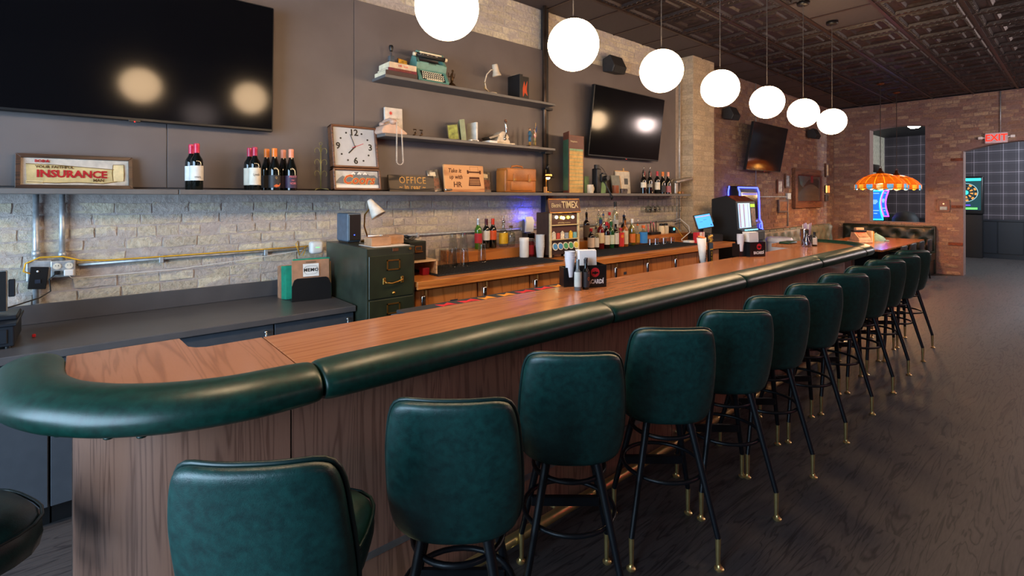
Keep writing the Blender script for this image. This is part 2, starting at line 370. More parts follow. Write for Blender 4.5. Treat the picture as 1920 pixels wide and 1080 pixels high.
def lay(parent, matname, place, rz, u0, u1, z0, z1, skip=None, course=.0775, blen=.222, depth=.0085, limit=300, seed=1, miss=.06, bond=6):
    """courses of bricks; place(u,z) gives the world position of a brick centre on the wall face"""
    rnd = random.Random(seed); meshes = brick_set(matname); L = []
    k = 0; z = z0 + course / 2
    while z < z1 - course * .3:
        head = (k % bond == bond - 1); l = blen * (.52 if head else 1); u = u0 + (0 if k % 2 else -blen / 2 * (.5 if head else 1))
        while u < u1:
            ll = l * rnd.uniform(.88, 1.1); a0 = max(u, u0); a1 = min(u + ll, u1)
            if a1 - a0 > .05 and rnd.random() > miss:
                c = (a0 + a1) / 2
                if not (skip and skip(c, z, (a1 - a0) / 2)):
                    L.append((place(c, z + rnd.uniform(-.003, .003)), a1 - a0 - .007, course - .009 + rnd.uniform(-.004, .002), depth * rnd.uniform(.3, 1.35), rnd.randrange(len(VAR)), rnd.random(), rnd.uniform(-.012, .012)))
            u += ll
        z += course; k += 1
    L.sort(key=lambda b: -seen_size(b[0]))
    for p, bl, bh, bd, v, t, ro in L[:limit]:
        o = bpy.data.objects.new('brick', meshes[v]); C.objects.link(o); o.parent = parent
        o.location = p; o.rotation_euler = (0, ro, rz); o.scale = (bl, bd, bh)
    if len(L) > limit:
        g = G(); tints = []
        for p, bl, bh, bd, v, t, ro in L[limit:]:
            vs, fs = VAR[v]; g.add(vs, fs, xf(p, (0, ro, rz), (bl, bd, bh))); tints += [t] * len(fs)
        me = bpy.data.meshes.new('brickwork'); me.from_pydata(g.v, [], g.f); me.materials.append(MATS[matname])
        at = me.attributes.new('tint', 'FLOAT', 'FACE'); at.data.foreach_set('value', tints)
        o = bpy.data.objects.new('brickwork', me); C.objects.link(o); o.parent = parent; o['kind'] = 'stuff'
        o['label'] = 'remaining bricks of the wall, too many to pick apart'
brickmat('cream_brick', ['#d0c5b0', '#ddd3bd', '#c6bcab', '#e6dcc4', '#bfb4a6', '#d8ccb2'], '#c6bcb6', .9, .475)
brickmat('pillar_brick', ['#c9b598', '#d6c3a6', '#bcaa90', '#d0bb9c'], '#bba993', .5, .56)
brickmat('brown_brick', ['#92705f', '#b0937c', '#866860', '#bba287', '#8c7068', '#a27f70'], '#8b716c', .85, .53)  # brown brick with the pinkish tinge of red light mixed into its colours
lay(wall_left, 'cream_brick', lambda u, z: (0, u, z), W, -.75, 6.96, 1.0, 1.68, seed=3)
upper = struct('trim_1', G().box(0, .004, -3, 6.98, 3.33, H), mort_l, 'band of exposed cream brick above the grey panelling')
lay(upper, 'cream_brick', lambda u, z: (.004, u, z), W, .9, 6.96, 3.335, H, seed=4)
pillar.data.materials[0] = mortarmat('pillar_mortar', '#a8957e', '#bfac95')
lay(pillar, 'pillar_brick', lambda u, z: (.2, u, z), W, 6.985, 7.615, .9, H, seed=5, miss=.02, depth=.006, limit=160)
sidep = struct('trim_2', G().box(.0, .2, 6.976, 6.98, 0, H), mort_l, 'near side face of the cream brick pillar')
sidep.data.materials[0] = MATS['pillar_mortar']
lay(sidep, 'pillar_brick', lambda u, z: (u, 6.976, z), 0, .0, .2, .9, H, seed=6, miss=.02, depth=.006, bond=99)
lay(wall_rear, 'brown_brick', lambda u, z: (0, u, z), W, 7.63, 13.99, .9, H, seed=8, miss=.05)
def hole(c, z, h):
    return (WX0 - h - .01 < c < WX1 + h + .01 and WZ0 - .02 < z < WZ1 + .13) or (DX0 - h - .01 < c < DX1 + h + .01 and z < DZ + .19)
lay(wall_back, 'brown_brick', lambda u, z: (u, YB, z), 0, .01, 4.6, 0, H, skip=hole, seed=9, miss=.05)

# --- ceiling: plain border panels along the wall, pressed-tin tiles in a grid beyond
tin = mat('dark_pressed_tin', '#261d1d', .5, .3, var=.25, vs=18, bump=.6, bs=26)
plainp = mat('dark_ceiling_paint', '#3a3234', .7, var=.05)
barm = mat('dark_grid_metal', '#3e2e2a', .4, .5)
ceil = struct('ceiling', G().box(-.3, 8.2, -3.2, YB + .3, H + .03, H + .15), plainp, 'dark dropped ceiling of pressed metal tiles')
def tin_tile():
    g = G(); h = .315
    steps = [(h, 0), (h * .9, 0), (h * .86, -.012), (h * .8, -.012), (h * .76, .014), (h * .5, .018), (h * .46, .0), (h * .38, -.004), (h * .3, .014), (0.02, .022)]
    for (a, za), (b_, zb) in zip(steps, steps[1:]):
        g.add([(-a, -a, za), (a, -a, za), (a, a, za), (-a, a, za), (-b_, -b_, zb), (b_, -b_, zb), (b_, b_, zb), (-b_, b_, zb)],
              [(0, 1, 5, 4), (1, 2, 6, 5), (2, 3, 7, 6), (3, 0, 4, 7)])
    for k in range(-4, 5):                       # beading along the raised border
        for s in (-1, 1):
            for (x, y) in ((k * .062, s * h * .83), (s * h * .83, k * .062)):
                g.add([(x - .017, y - .008, -.012), (x + .017, y - .008, -.012), (x + .017, y + .008, -.012), (x - .017, y + .008, -.012), (x, y, -.026)],
                      [(0, 1, 4), (1, 2, 4), (2, 3, 4), (3, 0, 4)])
    return g.mesh('ceiling_tile')
tm = tin_tile(); tm.materials.append(tin)
pm = G().rbox(-.318, .318, -.318, .318, 0, .012, .003, 1).mesh('ceiling_panel'); pm.materials.append(plainp)
P0, PITCH = .6, .65
YS = [6.6 + PITCH * (k + .5) for k in range(-9, 11)]
for i in range(9):
    for y in YS:
        flat = (i == 2 and abs(y - 6.275) < .1) or (i == 2 and abs(y - 6.925) < .1)
        o = bpy.data.objects.new('ceiling_tile', pm if flat else tm); C.objects.link(o); o.parent = ceil
        o.location = (P0 + PITCH * (i + .5), y, H)
for y in YS:
    o = bpy.data.objects.new('ceiling_panel', pm); C.objects.link(o); o.parent = ceil; o.location = (.29, y, H + .0); o.scale = (.88, 1, 1)
for i in range(10):
    G().box(P0 + PITCH * i - .016, P0 + PITCH * i + .016, .7, YB, H - .012, H + .004).build('grid_bar', barm, ceil)
for y in YS:
    G().box(0, P0 + PITCH * 9, y - PITCH / 2 - .012, y - PITCH / 2 + .012, H - .009, H + .003).build('grid_bar', barm, ceil)

# --- grey painted panelling above the long shelf
cla = struct('trim_3', G().box(0, .03, -3, 6.74, 1.70, 3.33), panelgrey, 'dark grey painted panelling on the wall above the long shelf')
for (y0, y1) in ((-2.0, .417), (.421, 1.722), (1.726, 3.95), (4.0, 6.74)):
    G().rbox(.028, .05, y0, y1, 1.715, 3.325, .002, 1).build('panel', panelgrey, cla)
# vertical steel post with brackets between the panels
pst = struct('trim_4', G().rbox(.02, .1, 3.945, 3.995, 1.02, 3.79, .004, 1), mat('dark_steel', '#2a2a2e', .5, .4), 'dark steel post running up the wall between the panels')
G().cyl((.13, 3.90, 1.74), (.13, 3.90, 3.79), .02, n=10).build('pipe', mat('aged_pipe', '#4e4138', .4, .7, var=.3, vs=6), pst, True)
for z in (2.64, 2.15): G().box(.1, .16, 3.88, 4.0, z - .012, z + .012).build('pipe_clamp', MATS['dark_steel'], pst)

# --- small room beyond the back wall
plaid, nt, b = newmat('plaid_wallpaper'); co = coords(nt); sp = N(nt, 'ShaderNodeSeparateXYZ'); nt.links.new(co, sp.inputs[0])
def lines(out, period, width, off=0.):
    a_ = N(nt, 'ShaderNodeMath', operation='ADD'); a_.inputs[1].default_value = off + 50 * period; nt.links.new(out, a_.inputs[0])
    m_ = N(nt, 'ShaderNodeMath', operation='MODULO'); m_.inputs[1].default_value = period; nt.links.new(a_.outputs[0], m_.inputs[0])
    l_ = N(nt, 'ShaderNodeMath', operation='LESS_THAN'); l_.inputs[1].default_value = width; nt.links.new(m_.outputs[0], l_.inputs[0]); return l_.outputs[0]
def mul_(a_, k):
    n_ = N(nt, 'ShaderNodeMath', operation='MULTIPLY'); n_.inputs[1].default_value = k; nt.links.new(a_, n_.inputs[0]); return n_.outputs[0]
def add_(a_, c_):
    n_ = N(nt, 'ShaderNodeMath', operation='ADD'); nt.links.new(a_, n_.inputs[0]); nt.links.new(c_, n_.inputs[1]); return n_.outputs[0]
acc = mul_(lines(sp.outputs[0], .29, .014), .5)
acc = add_(acc, mul_(lines(sp.outputs[2], .29, .014), .5)); acc = add_(acc, mul_(lines(sp.outputs[0], .29, .008, .05), .22)); acc = add_(acc, mul_(lines(sp.outputs[2], .29, .008, .05), .22))
acc = add_(acc, mul_(lines(sp.outputs[0], .29, .1, .02), .07)); acc = add_(acc, mul_(lines(sp.outputs[2], .29, .1, .02), .07))
nt.links.new(ramp(nt, acc, [(0, '#352f35'), (.12, '#3d373d'), (.6, '#7c7279'), (1, '#958b91')]), b.inputs['Base Color']); b.inputs['Roughness'].default_value = .7
struct('wall_far', G().box(-.3, 8.2, 18.7, 18.9, 0, 3.48), plaid, 'plaid papered wall of the room beyond the doorway')
struct('wall_far_left', G().box(-.3, .0, 14.3, 18.7, 0, 3.48), mat('cream_painted_brick', '#b9ae98', .8, var=.12, vs=10), 'pale side wall of the room beyond the window opening')
struct('wall_far_right', G().box(8.0, 8.2, 14.3, 18.7, 0, 3.48), plaster, 'dark right side wall of the room beyond the doorway')
struct('ceiling_far', G().box(-.3, 8.2, 14.3, 18.9, 3.48, 3.75), mat('black_ceiling', '#1d1b20', .6), 'black ceiling of the room beyond the end wall')
wn = struct('baseboard_far', G().box(0, 8, 18.62, 18.7, 0, 1.04), mat('navy_wainscot', '#0d131c', .4), 'dark navy wainscot below the plaid wallpaper')
for k in range(14): G().rbox(.02 + k * .5, .5 + k * .5, 18.6, 18.63, .14, 1.0, .004, 1).build('wainscot_panel', MATS['navy_wainscot'], wn)
G().rbox(0, 8, 18.58, 18.64, 1.0, 1.05, .006, 1).build('chair_rail', MATS['navy_wainscot'], wn)

# ================================================================ BAR
BT = 1.09
def path(off, n=10):
    """outer edge of the bar top, moved outwards by off (plan view), from the near end round to the far end"""
    r1, r2 = .48 + off, .46 + off
    p = [(1.76, -.05 - off), (1.92, -.05 - off)]
    p += [(1.92 + r1 * math.sin(R(90) * i / n), .43 - r1 * math.cos(R(90) * i / n)) for i in range(1, n + 1)]
    p += [(2.40 + off, .555)] + [(2.40 + off, .555 + .12 * i) for i in range(1, 49)]
    p += [(1.94 + r2 * math.cos(R(90) * i / n), 6.48 + r2 * math.sin(R(90) * i / n)) for i in range(0, n + 1)] + [(1.70, 6.94 + off)]
    return p
# --- bar top (two slabs with a seam)
bar_top = thing('bar_worktop', 'long glossy wood bar top with rounded ends behind the green padded armrest', 'bar top', (2.1, 0, BT))
def slab_poly(poly, name='slab'):
    g = G(); g.prism([(x - 2.1, y) for x, y in poly], -.04, 0, 'z'); return g
outer = path(0.)
near = [p for p in outer if p[1] < .54] + [(2.40, .538), (1.94, .538), (1.94, .345), (1.925, .315), (1.895, .295), (1.745, .285), (1.745, -.05)]
slab_poly(near).build('slab', wood('near_slab_wood', '#8d5d43', '#9c6849', '#a87456', 0, 24., .3, .25), bar_top, bevel=.003)
far = [(1.94, .542)] + [(2.40, .542)] + [p for p in outer if p[1] > .56] + [(1.6, 6.94), (1.6, 6.30), (1.94, 6.30)]
slab_poly(far).build('slab', topwood, bar_top, bevel=.003)
# --- padded armrest: five upholstered lengths
rail = thing('padded_armrest', 'dark green vinyl padded armrest running round the outer edge of the bar', 'armrest', (2.5, 0, .97))
cent = path(.088, 12)
def section(k):
    # rounded, flatter on the inner side
    out = []
    for i in range(16):
        a = 2 * PI * i / 16; c, s = math.cos(a), math.sin(a)
        x = .094 * math.copysign(abs(c) ** .75, c); z = .054 * math.copysign(abs(s) ** .8, s)
        if s > 0: z += .012 * (1 - abs(c)) - .008 * c
        out.append((x * k, z * k))
    return out
cum = [0.]
for p, q in zip(cent, cent[1:]): cum.append(cum[-1] + math.dist(p, q))
def pos_at(s):
    s = max(0, min(cum[-1], s))
    for i in range(len(cum) - 1):
        if s <= cum[i + 1] + 1e-9:
            t = (s - cum[i]) / max(1e-9, cum[i + 1] - cum[i]); a_, b_ = cent[i], cent[i + 1]
            d = ((b_[0] - a_[0]), (b_[1] - a_[1])); L_ = math.hypot(*d)
            return (a_[0] + d[0] * t, a_[1] + d[1] * t), (d[0] / L_, d[1] / L_)
def s_of_y(y):
    for i in range(len(cent) - 1):
        if cent[i][0] > 2.45 and cent[i][1] <= y <= cent[i + 1][1]:
            return cum[i] + (y - cent[i][1])
cuts = [0, s_of_y(.56), s_of_y(1.99), s_of_y(3.45), s_of_y(4.95), s_of_y(6.28), cum[-1]]
rr = random.Random(3)
for s0, s1 in zip(cuts, cuts[1:]):
    g = G(); L = s1 - s0; ns = max(8, int(L / .06)); stations = []
    for e, k in ((.0004, .0), (.0006, .80), (.006, .90), (.02, .96), (.06, .99)): stations.append((s0 + e, k))
    for i in range(1, ns): stations.append((s0 + .1 + (L - .2) * i / ns, 1 + rr.uniform(-.008, .008)))
    stations += [(s1 - (q - s0), k) for q, k in stations[:5][::-1]]
    vs = []; fs = []
    for s, k in stations:
        (px, py), (dx, dy) = pos_at(s); nx, ny = dy, -dx
        for (a_, c_) in section(k): vs.append((px + nx * a_ - 2.5, py + ny * a_, c_ + (1.06 - .97)))
    for i in range(len(stations) - 1):
        for q in range(16): fs.append((i * 16 + q, i * 16 + (q + 1) % 16, (i + 1) * 16 + (q + 1) % 16, (i + 1) * 16 + q))
    g.add(vs, fs); g.build('cushion', railgreen, rail, True, sub=1)
# small gathers of vinyl under the near curve
for s in (.33, .52, .66, .74):
    (px, py), (dx, dy) = pos_at(s)
    G().sph((px - 2.5 + dy * .03, py - dx * .03, .035), .014, 10, 6, (1, 1, .45)).build('vinyl_gather', railgreen, rail, True)
# --- bar body: walnut front panels on a curved plan
bar = thing('bar_counter', 'long walnut panelled bar counter with rounded near end', 'bar counter', (2.0, 3.3, 0))
def bp_path():
    p = [(1.72, -.03), (1.92, -.03)] + [(1.92 + .38 * math.sin(R(9 * i)), .35 - .38 * math.cos(R(9 * i))) for i in range(1, 11)]
    return p + [(2.30, .538)]
def ribbon(pts, z0, z1, th=.02):
    g = G(); vs = []; n = len(pts)
    for i, (x, y) in enumerate(pts):
        a_, b_ = pts[max(0, i - 1)], pts[min(n - 1, i + 1)]; d = (b_[0] - a_[0], b_[1] - a_[1]); l = math.hypot(*d); nx, ny = -d[1] / l, d[0] / l
        for (ox, z) in ((0, z0), (0, z1), (th, z1), (th, z0)): vs.append((x + nx * ox - 2.0, y + ny * ox - 3.3, z))
    fs = [(0, 1, 2, 3), tuple(4 * (n - 1) + k for k in (3, 2, 1, 0))]
    for i in range(n - 1):
        for k in range(4): fs.append((4 * i + k, 4 * i + (k + 1) % 4, 4 * i + 4 + (k + 1) % 4, 4 * i + 4 + k))
    return g.add(vs, fs)
strip = mat('silver_trim', '#8f8a88', .35, .7)
ys = [.544, 1.75, 2.95, 4.15, 5.35, 6.48]
ribbon(bp_path(), .285, .985).build('front_panel', walnut, bar, 'auto'); ribbon(bp_path(), .0, .265).build('base_panel', walnut, bar, 'auto')
for a_, b_ in zip(ys, ys[1:]):
    ribbon([(2.30, a_), (2.30, b_ - .006)], .285, .985).build('front_panel', walnut, bar); ribbon([(2.30, a_), (2.30, b_ - .006)], .0, .265).build('base_panel', walnut, bar)
fe = [(2.30, 6.48)] + [(1.94 + .36 * math.cos(R(9 * i)), 6.48 + .36 * math.sin(R(9 * i))) for i in range(1, 11)] + [(1.62, 6.84)]
ribbon(fe, 0, .985).build('front_panel', walnut, bar, 'auto')
full = bp_path() + [(2.30, 6.48)] + fe[1:]
ribbon([(x + (.004 if x > 2.2 else 0), y - (.004 if y < .3 else 0)) for x, y in full], .262, .288, .03).build('trim_strip', strip, bar, 'auto')
ribbon(full, .0, 1.05, .0201).build('inner_core', mat('dark_core', '#241914', .7), bar, 'auto').scale = (.985, .995, 1)
G().box(-.285, -.26, -3.335, -3.325, 0, .985).build('edge_trim', strip, bar)
g = G(); g.box(-.08, -.05, -2.95, 3.1, 0, 1.045); g.build('staff_side_panel', mat('staff_side', '#2a2826', .6), bar)
fr = G(); fr.tube([(2.385 - 2, y - 3.3, .085) for y in (.45, 2, 4, 6.48)], .026, 12); fr.build('foot_rail', brass, bar, True)
for y in (.6, 1.8, 3.0, 4.2, 5.4, 6.4): G().cyl((.30, y - 3.3, .085), (.385, y - 3.3, .085), .012, n=8).build('rail_bracket', brass, bar)

# --- underbar ledge and rubber bar mat
ledge = thing('underbar_station', 'stainless underbar station behind the bar top', 'underbar station', (1.72, 3.2, 0))
G().rbox(-.22, .21, -1.95, 2.4, .62, .86, .006, 1).build('basin', mat('stainless', '#7f858a', .35, .9), ledge); G().rbox(.08, .212, -2.03, -.53, .86, 1.06, .004, 1).build('mat_ledge', mat('ledge_slate', '#4a5560', .4, .3), ledge)
for y in (-1.85, .2, 2.3): G().cyl((-.15, y, 0), (-.15, y, .63), .02, n=8).build('leg', galv, ledge); G().cyl((.12, y, 0), (.12, y, .63), .02, n=8).build('leg', galv, ledge)
bm_ = thing('bar_mat', 'black rubber bar mat with red and orange lettering along the bar edge', 'bar mat', (1.865, 1.93, 1.06))
G().rbox(-.062, .064, -.73, .73, 0, .018, .004, 1).build('rubber_mat', mat('mat_rubber', '#26282d', .7), bm_)
redm, orm = mat('mat_red', '#c8202c', .6), mat('mat_orange', '#d98a2a', .6)
for k, (y, wd, m_) in enumerate([(-.52, .1, redm), (-.38, .12, redm), (-.24, .09, orm), (-.1, .1, orm), (.04, .12, redm), (.2, .12, redm), (.34, .1, orm), (.46, .08, orm), (.57, .12, redm)]):
    G().prism([(-.03, y), (.035, y + .01), (.02, y + wd * .5), (.038, y + wd), (-.035, y + wd * .8), (-.005, y + wd * .4)], .018, .0195, 'z').build('mat_print', m_, bm_)
st = thing('metal_strainer', 'small steel bar tool lying behind the bar by the mat', 'bar tool', (1.66, 1.80, .862))
G().lathe([(0, .0), (.03, .005), (.045, .02), (.047, .022)], (0, 0, 0), 14).build('bowl', chrome, st, True); G().tube([(.045, 0, .02), (.1, .03, .03), (.15, .07, .03)], .005, 6).build('handle', chrome, st, True)

# ================================================================ BAR STOOLS
def make_stool(t):
    # backrest shell
    NU, NV = 14, 14; outer_, inner_ = [], []
    for j in range(NV + 1):
        v = -1 + 2 * j / NV
        for i in range(NU + 1):
            u = -1 + 2 * i / NU
            mm = max(abs(u), abs(v), 1e-6); k_ = max(1e-9, abs(u / mm) ** 8 + abs(v / mm) ** 8) ** (-1 / 8) if mm > 1e-4 else 1
            k_ = 1 + (k_ - 1) * mm ** 2; X = u * k_; Y = v * k_
            wd = .208 - (.026 * ((Y + .4) / 1.4) ** 2 if Y > -.4 else .010 * ((-.4 - Y) / .6) ** 2)
            x = X * wd; z = .842 + .226 * Y
            y = -.20 - .035 * Y + (.045 + .03 * max(0, .3 - Y)) * abs(X) ** 2.6 + .03 * max(0, -Y - .6) ** 1.5
            outer_.append((x, y, z)); k = max(abs(u), abs(v)) ** 6
            inner_.append((x * .985, y + .055 - .012 * k, z - .004 * (1 if v < 0 else -1) * 0))
    n1 = NU + 1; K = len(outer_); fs = []
    for j in range(NV):
        for i in range(NU):
            q = (j * n1 + i, j * n1 + i + 1, (j + 1) * n1 + i + 1, (j + 1) * n1 + i); fs.append(q); fs.append(tuple(K + p for p in q[::-1]))
    ring = [i for i in range(n1)] + [n1 * j + NU for j in range(1, NV + 1)] + [n1 * NV + i for i in range(NU - 1, -1, -1)] + [n1 * j for j in range(NV - 1, 0, -1)]
    for a_, b_ in zip(ring, ring[1:] + ring[:1]): fs.append((b_, a_, K + a_, K + b_))
    back = G().add(outer_ + inner_, fs).build('backrest', green, t, True, sub=1)
    pts = [outer_[r] for r in ring]
    G().tube([(x * .995, y + .034, .842 + (z - .842) * .998) for x, y, z in pts], .0065, 6, True).build('piping', piping, back, True)
    # seat cushion
    vs = []; fs = []; prof = [(.0, .655), (.8, .655), (.96, .675), (1.0, .71), (.985, .745), (.9, .77), (.6, .785), (0, .79)]; n = 28
    for k, z in prof:
        for i in range(n):
            a_ = 2 * PI * i / n; c, s = math.cos(a_), math.sin(a_); r = 1 / ((abs(c) ** 3 + abs(s) ** 3) ** (1 / 3))
            vs.append((.205 * r * c * k, .055 + .185 * r * s * k, z))
    for j in range(len(prof) - 1):
        for i in range(n): fs.append((j * n + i, j * n + (i + 1) % n, (j + 1) * n + (i + 1) % n, (j + 1) * n + i))
    seat = G().add(vs, fs).build('seat', green, t, True)
    G().tube([(x * 1.005, y * 1.005, z + .012) for x, y, z in vs[4 * n:5 * n]], .005, 6, True).build('piping', piping, seat, True)
    G().rbox(-.12, .12, -.12, .12, .622, .656, .008, 1).build('swivel_plate', blackmetal, t)
    def sp(z): return .195 - .1 * z / .63
    for sx in (-1, 1):
        for sy in (-1, 1):
            leg = G().tube([(sx * .195 * .985, sy * .195 * .985, .135), (sx * sp(.63), sy * sp(.63), .63)], [.0125, .0175], 12).build('leg', blackmetal, t, 'auto')
            G().tube([(sx * sp(.02), sy * sp(.02), .018), (sx * .195 * .985, sy * .195 * .985, .138)], [.0095, .0125], 12).build('foot_sleeve', brass, leg, 'auto')
            G().lathe([(0, 0), (.02, 0), (.021, .006), (.012, .012), (.009, .022), (0, .022)], (sx * sp(0), sy * sp(0), 0), 14).build('glide', brass, leg, 'auto')
    for z in (.555, .375):
        r = sp(z) * 1.414 - .006
        G().tube([(r * math.cos(2 * PI * i / 32), r * math.sin(2 * PI * i / 32), z) for i in range(32)], .0095, 8, True).build('foot_ring', blackmetal, t, True)
    G().rbox(-sp(.31) - .005, sp(.31) + .005, sp(.31) - .012, sp(.31) + .012, .288, .33, .004, 1).build('footrest_bar', blackmetal, t)
ORD = ['nearest', 'second', 'third', 'fourth', 'fifth', 'sixth', 'seventh', 'eighth', 'ninth', 'tenth', 'eleventh', 'farthest']
SP = [(2.746, .393, 53), (2.759, .924, 49.5), (2.70, 1.515, 49), (2.757, 2.112, 49), (2.785, 2.67, 49), (2.77, 3.23, 49.5), (2.765, 3.86, 49), (2.757, 4.515, 49),
      (2.755, 5.145, 49.5), (2.74, 5.78, 49), (2.745, 6.365, 49), (2.715, 7.03, 49)]
first = None
for k, (x, y, a_) in enumerate(SP):
    lab = 'dark green vinyl bar stool on black legs, %s in the row' % (ORD[k] + ('' if k in (0, 11) else ' from the camera'))
    if first is None:
        first = thing('bar_stool', lab, 'bar stool', (x, y, 0), R(a_), 'green bar stools along the bar'); make_stool(first)
    else:
        o = copy_tree(first); o.location = (x, y, 0); o.rotation_euler = (0, 0, R(a_)); o['label'] = lab
o = copy_tree(first); o.location = (2.14, -.345, 0); o.rotation_euler = (0, 0, R(25)); o['label'] = 'green bar stool at the rounded bar end, only its dark seat showing at the left'

# ================================================================ GLOBE LAMPS
globem = glow('opal_globe_glass', '#ffd6a6', GLOBE)
def make_globe(t):
    g = G().sph((0, 0, 0), .155, 40, 24); g.build('globe', globem, t, True)
    cap = G().lathe([(0, .168), (.028, .166), (.046, .15), (.046, .143), (0, .143)], (0, 0, 0), 20).build('cap', mat('dark_bronze', '#4b4038', .4, .6), t, True)
    G().cyl((0, 0, .165), (0, 0, H - 2.575 - .03), .0035, n=6).build('cord', mat('grey_cord', '#4a4644', .7), t)
    G().lathe([(0, H - 2.575 - .045), (.05, H - 2.575 - .045), (.062, H - 2.575 - .035), (.065, H - 2.575 - .014), (0, H - 2.575 - .014)], (0, 0, 0), 24).build('canopy', mat('canopy_black', '#24211f', .4, .5), t, True)
GY = [1.338, 2.248, 3.201, 4.089, 5.033, 5.975, 6.914]
GL = ['largest round white pendant globe, cut by the top edge, above the upper shelf', 'second white pendant globe from the camera, beside the steel post', 'third white pendant globe from the camera, in front of the pillar edge',
      'fourth white pendant globe from the camera, over the pillar corner', 'fifth white pendant globe from the camera, above the tilted portrait screen', 'sixth white pendant globe from the camera, second from the far end', 'farthest and smallest white pendant globe of the row']
first = None
for y, lab in zip(GY, GL):
    if first is None:
        first = thing('pendant_globe', lab, 'pendant lamp', (2.06, y, 2.575), 0, 'white globe pendants above the bar'); make_globe(first)
    else:
        o = copy_tree(first); o.location = (2.06, y, 2.575); o['label'] = lab
for y in (.40,):
    o = copy_tree(first); o.location = (2.06, y, 2.575); o['label'] = 'white pendant globe of the same row above the near bar end, outside the view'

# ================================================================ SCREENS
scr, nt, b = newmat('black_screen'); b.inputs['Base Color'].default_value = (.003, .003, .004, 1); b.inputs['Roughness'].default_value = .1; b.inputs['Specular IOR Level'].default_value = .2
n_ = N(nt, 'ShaderNodeTexNoise'); n_.inputs['Scale'].default_value = 2; rr_ = N(nt, 'ShaderNodeMapRange'); rr_.inputs[3].default_value = .08; rr_.inputs[4].default_value = .13
nt.links.new(n_.outputs['Fac'], rr_.inputs[0]); nt.links.new(rr_.outputs[0], b.inputs['Roughness'])
bez = mat('screen_bezel', '#1c1d20', .35, .3)
def tv(name, label, y0, y1, z0, h, x0, tilt):
    t = thing(name, label, 'television', (x0, (y0 + y1) / 2, z0), W, rx=0); wd = y1 - y0
    t.rotation_euler = Euler((tilt, 0, W), 'XYZ')
    G().rbox(-wd / 2, wd / 2, -.012, .04, 0, h, .006, 1).build('case', bez, t)
    G().box(-wd / 2 + .008, wd / 2 - .008, -.0135, -.011, .02, h - .008).build('screen', scr, t)
    G().rbox(-.03, .03, -.016, 0, -.006, .012, .002, 1).build('sensor', blackm, t)
    G().sph((0, -.017, -.004), .0035, 8, 6).build('standby_light', glow('red_led', '#ff2018', 3), t)
    G().rbox(-.25, .25, .038, x0 - .055 + h * .5 * math.sin(tilt), h * .3, h * .7, .01, 1).build('wall_bracket', blackmetal, t)
    return t
tv('television', 'huge wall-mounted television at the upper left above the framed embroidery', -.58, 1.06, 2.135, .915, .13, R(2.0))
tv('television', 'mid-sized television tilted forward, right of the menu folder and shelves', 4.62, 6.12, 2.155, .86, .14, R(7))
tv('television', 'small-looking television on the far brick wall above the arcade cabinet', 8.79, 10.28, 2.135, .85, .17, R(10))

# ================================================================ SHELVES
SH = 1.70
sh = thing('long_wall_shelf', 'long grey painted wall shelf running over the lower brick wall', 'shelf', (0, 0, SH))
for y0, y1 in ((-2.0, .452), (.456, 6.70)): G().rbox(.03 if y0 < 0 else .03, .32, y0, y1, -.032, 0, .003, 1).build('board', shelfgrey, sh)
s1 = thing('upper_wall_shelf', 'top floating grey shelf holding the green typewriter', 'shelf', (.05, 2.84, 2.675))
G().rbox(0, .25, -.955, 1.06, -.026, 0, .003, 1).build('board', shelfgrey, s1)
s2 = thing('lower_wall_shelf', 'lower floating grey shelf holding the telephone and figurines', 'shelf', (.05, 2.84, 2.185))
G().rbox(0, .25, -.955, 1.06, -.026, 0, .003, 1).build('board', shelfgrey, s2)

# ================================================================ GREY WORKTOP AT THE LEFT
gl = mat('grey_laminate', '#504e50', .33, var=.04, vs=8); gc = mat('grey_cabinet', '#3c4149', .5, var=.04)
wt = thing('grey_worktop', 'dark grey laminate worktop with upstand against the brick wall', 'worktop', (0, 0, .86))
G().rbox(.018, .79, -2.0, 1.425, 0, .04, .004, 1).build('slab', gl, wt); G().rbox(.018, .04, -2.0, 1.425, .04, .155, .003, 1).build('upstand', gl, wt)
lock = mat('steel_lock', '#9a9a9a', .3, .9)
for k, (y0, y1, lab) in enumerate([(-.91, -.135, 'leftmost grey base cabinet under the worktop'), (-.128, .386, 'middle grey base cabinet under the worktop behind the bar end'), (.392, .90, 'grey base cabinet under the worktop, second from the filing cabinet'), (.906, 1.42, 'grey base cabinet under the worktop beside the green filing cabinet')]):
    t = thing('base_cabinet', lab, 'cabinet', (.05, (y0 + y1) / 2, 0), 0, 'grey base cabinets'); hw = (y1 - y0) / 2
    G().box(0, .69, -hw, hw, .12, .858).build('body', gc, t); G().box(0, .62, -hw, hw, 0, .12).build('plinth', blackm, t)
    d_ = G().rbox(.69, .712, -hw, hw - .003, .125, .852, .002, 1).build('door', gc, t)
    hd = G().tube([(.712, hw - .05, .815), (.735, hw - .05, .815)], .008, 8).build('lock', lock, d_, True)
    G().tube([(.73, hw - .05, .815), (.735, hw - .05, .765)], .006, 8).build('latch_handle', lock, d_, True)

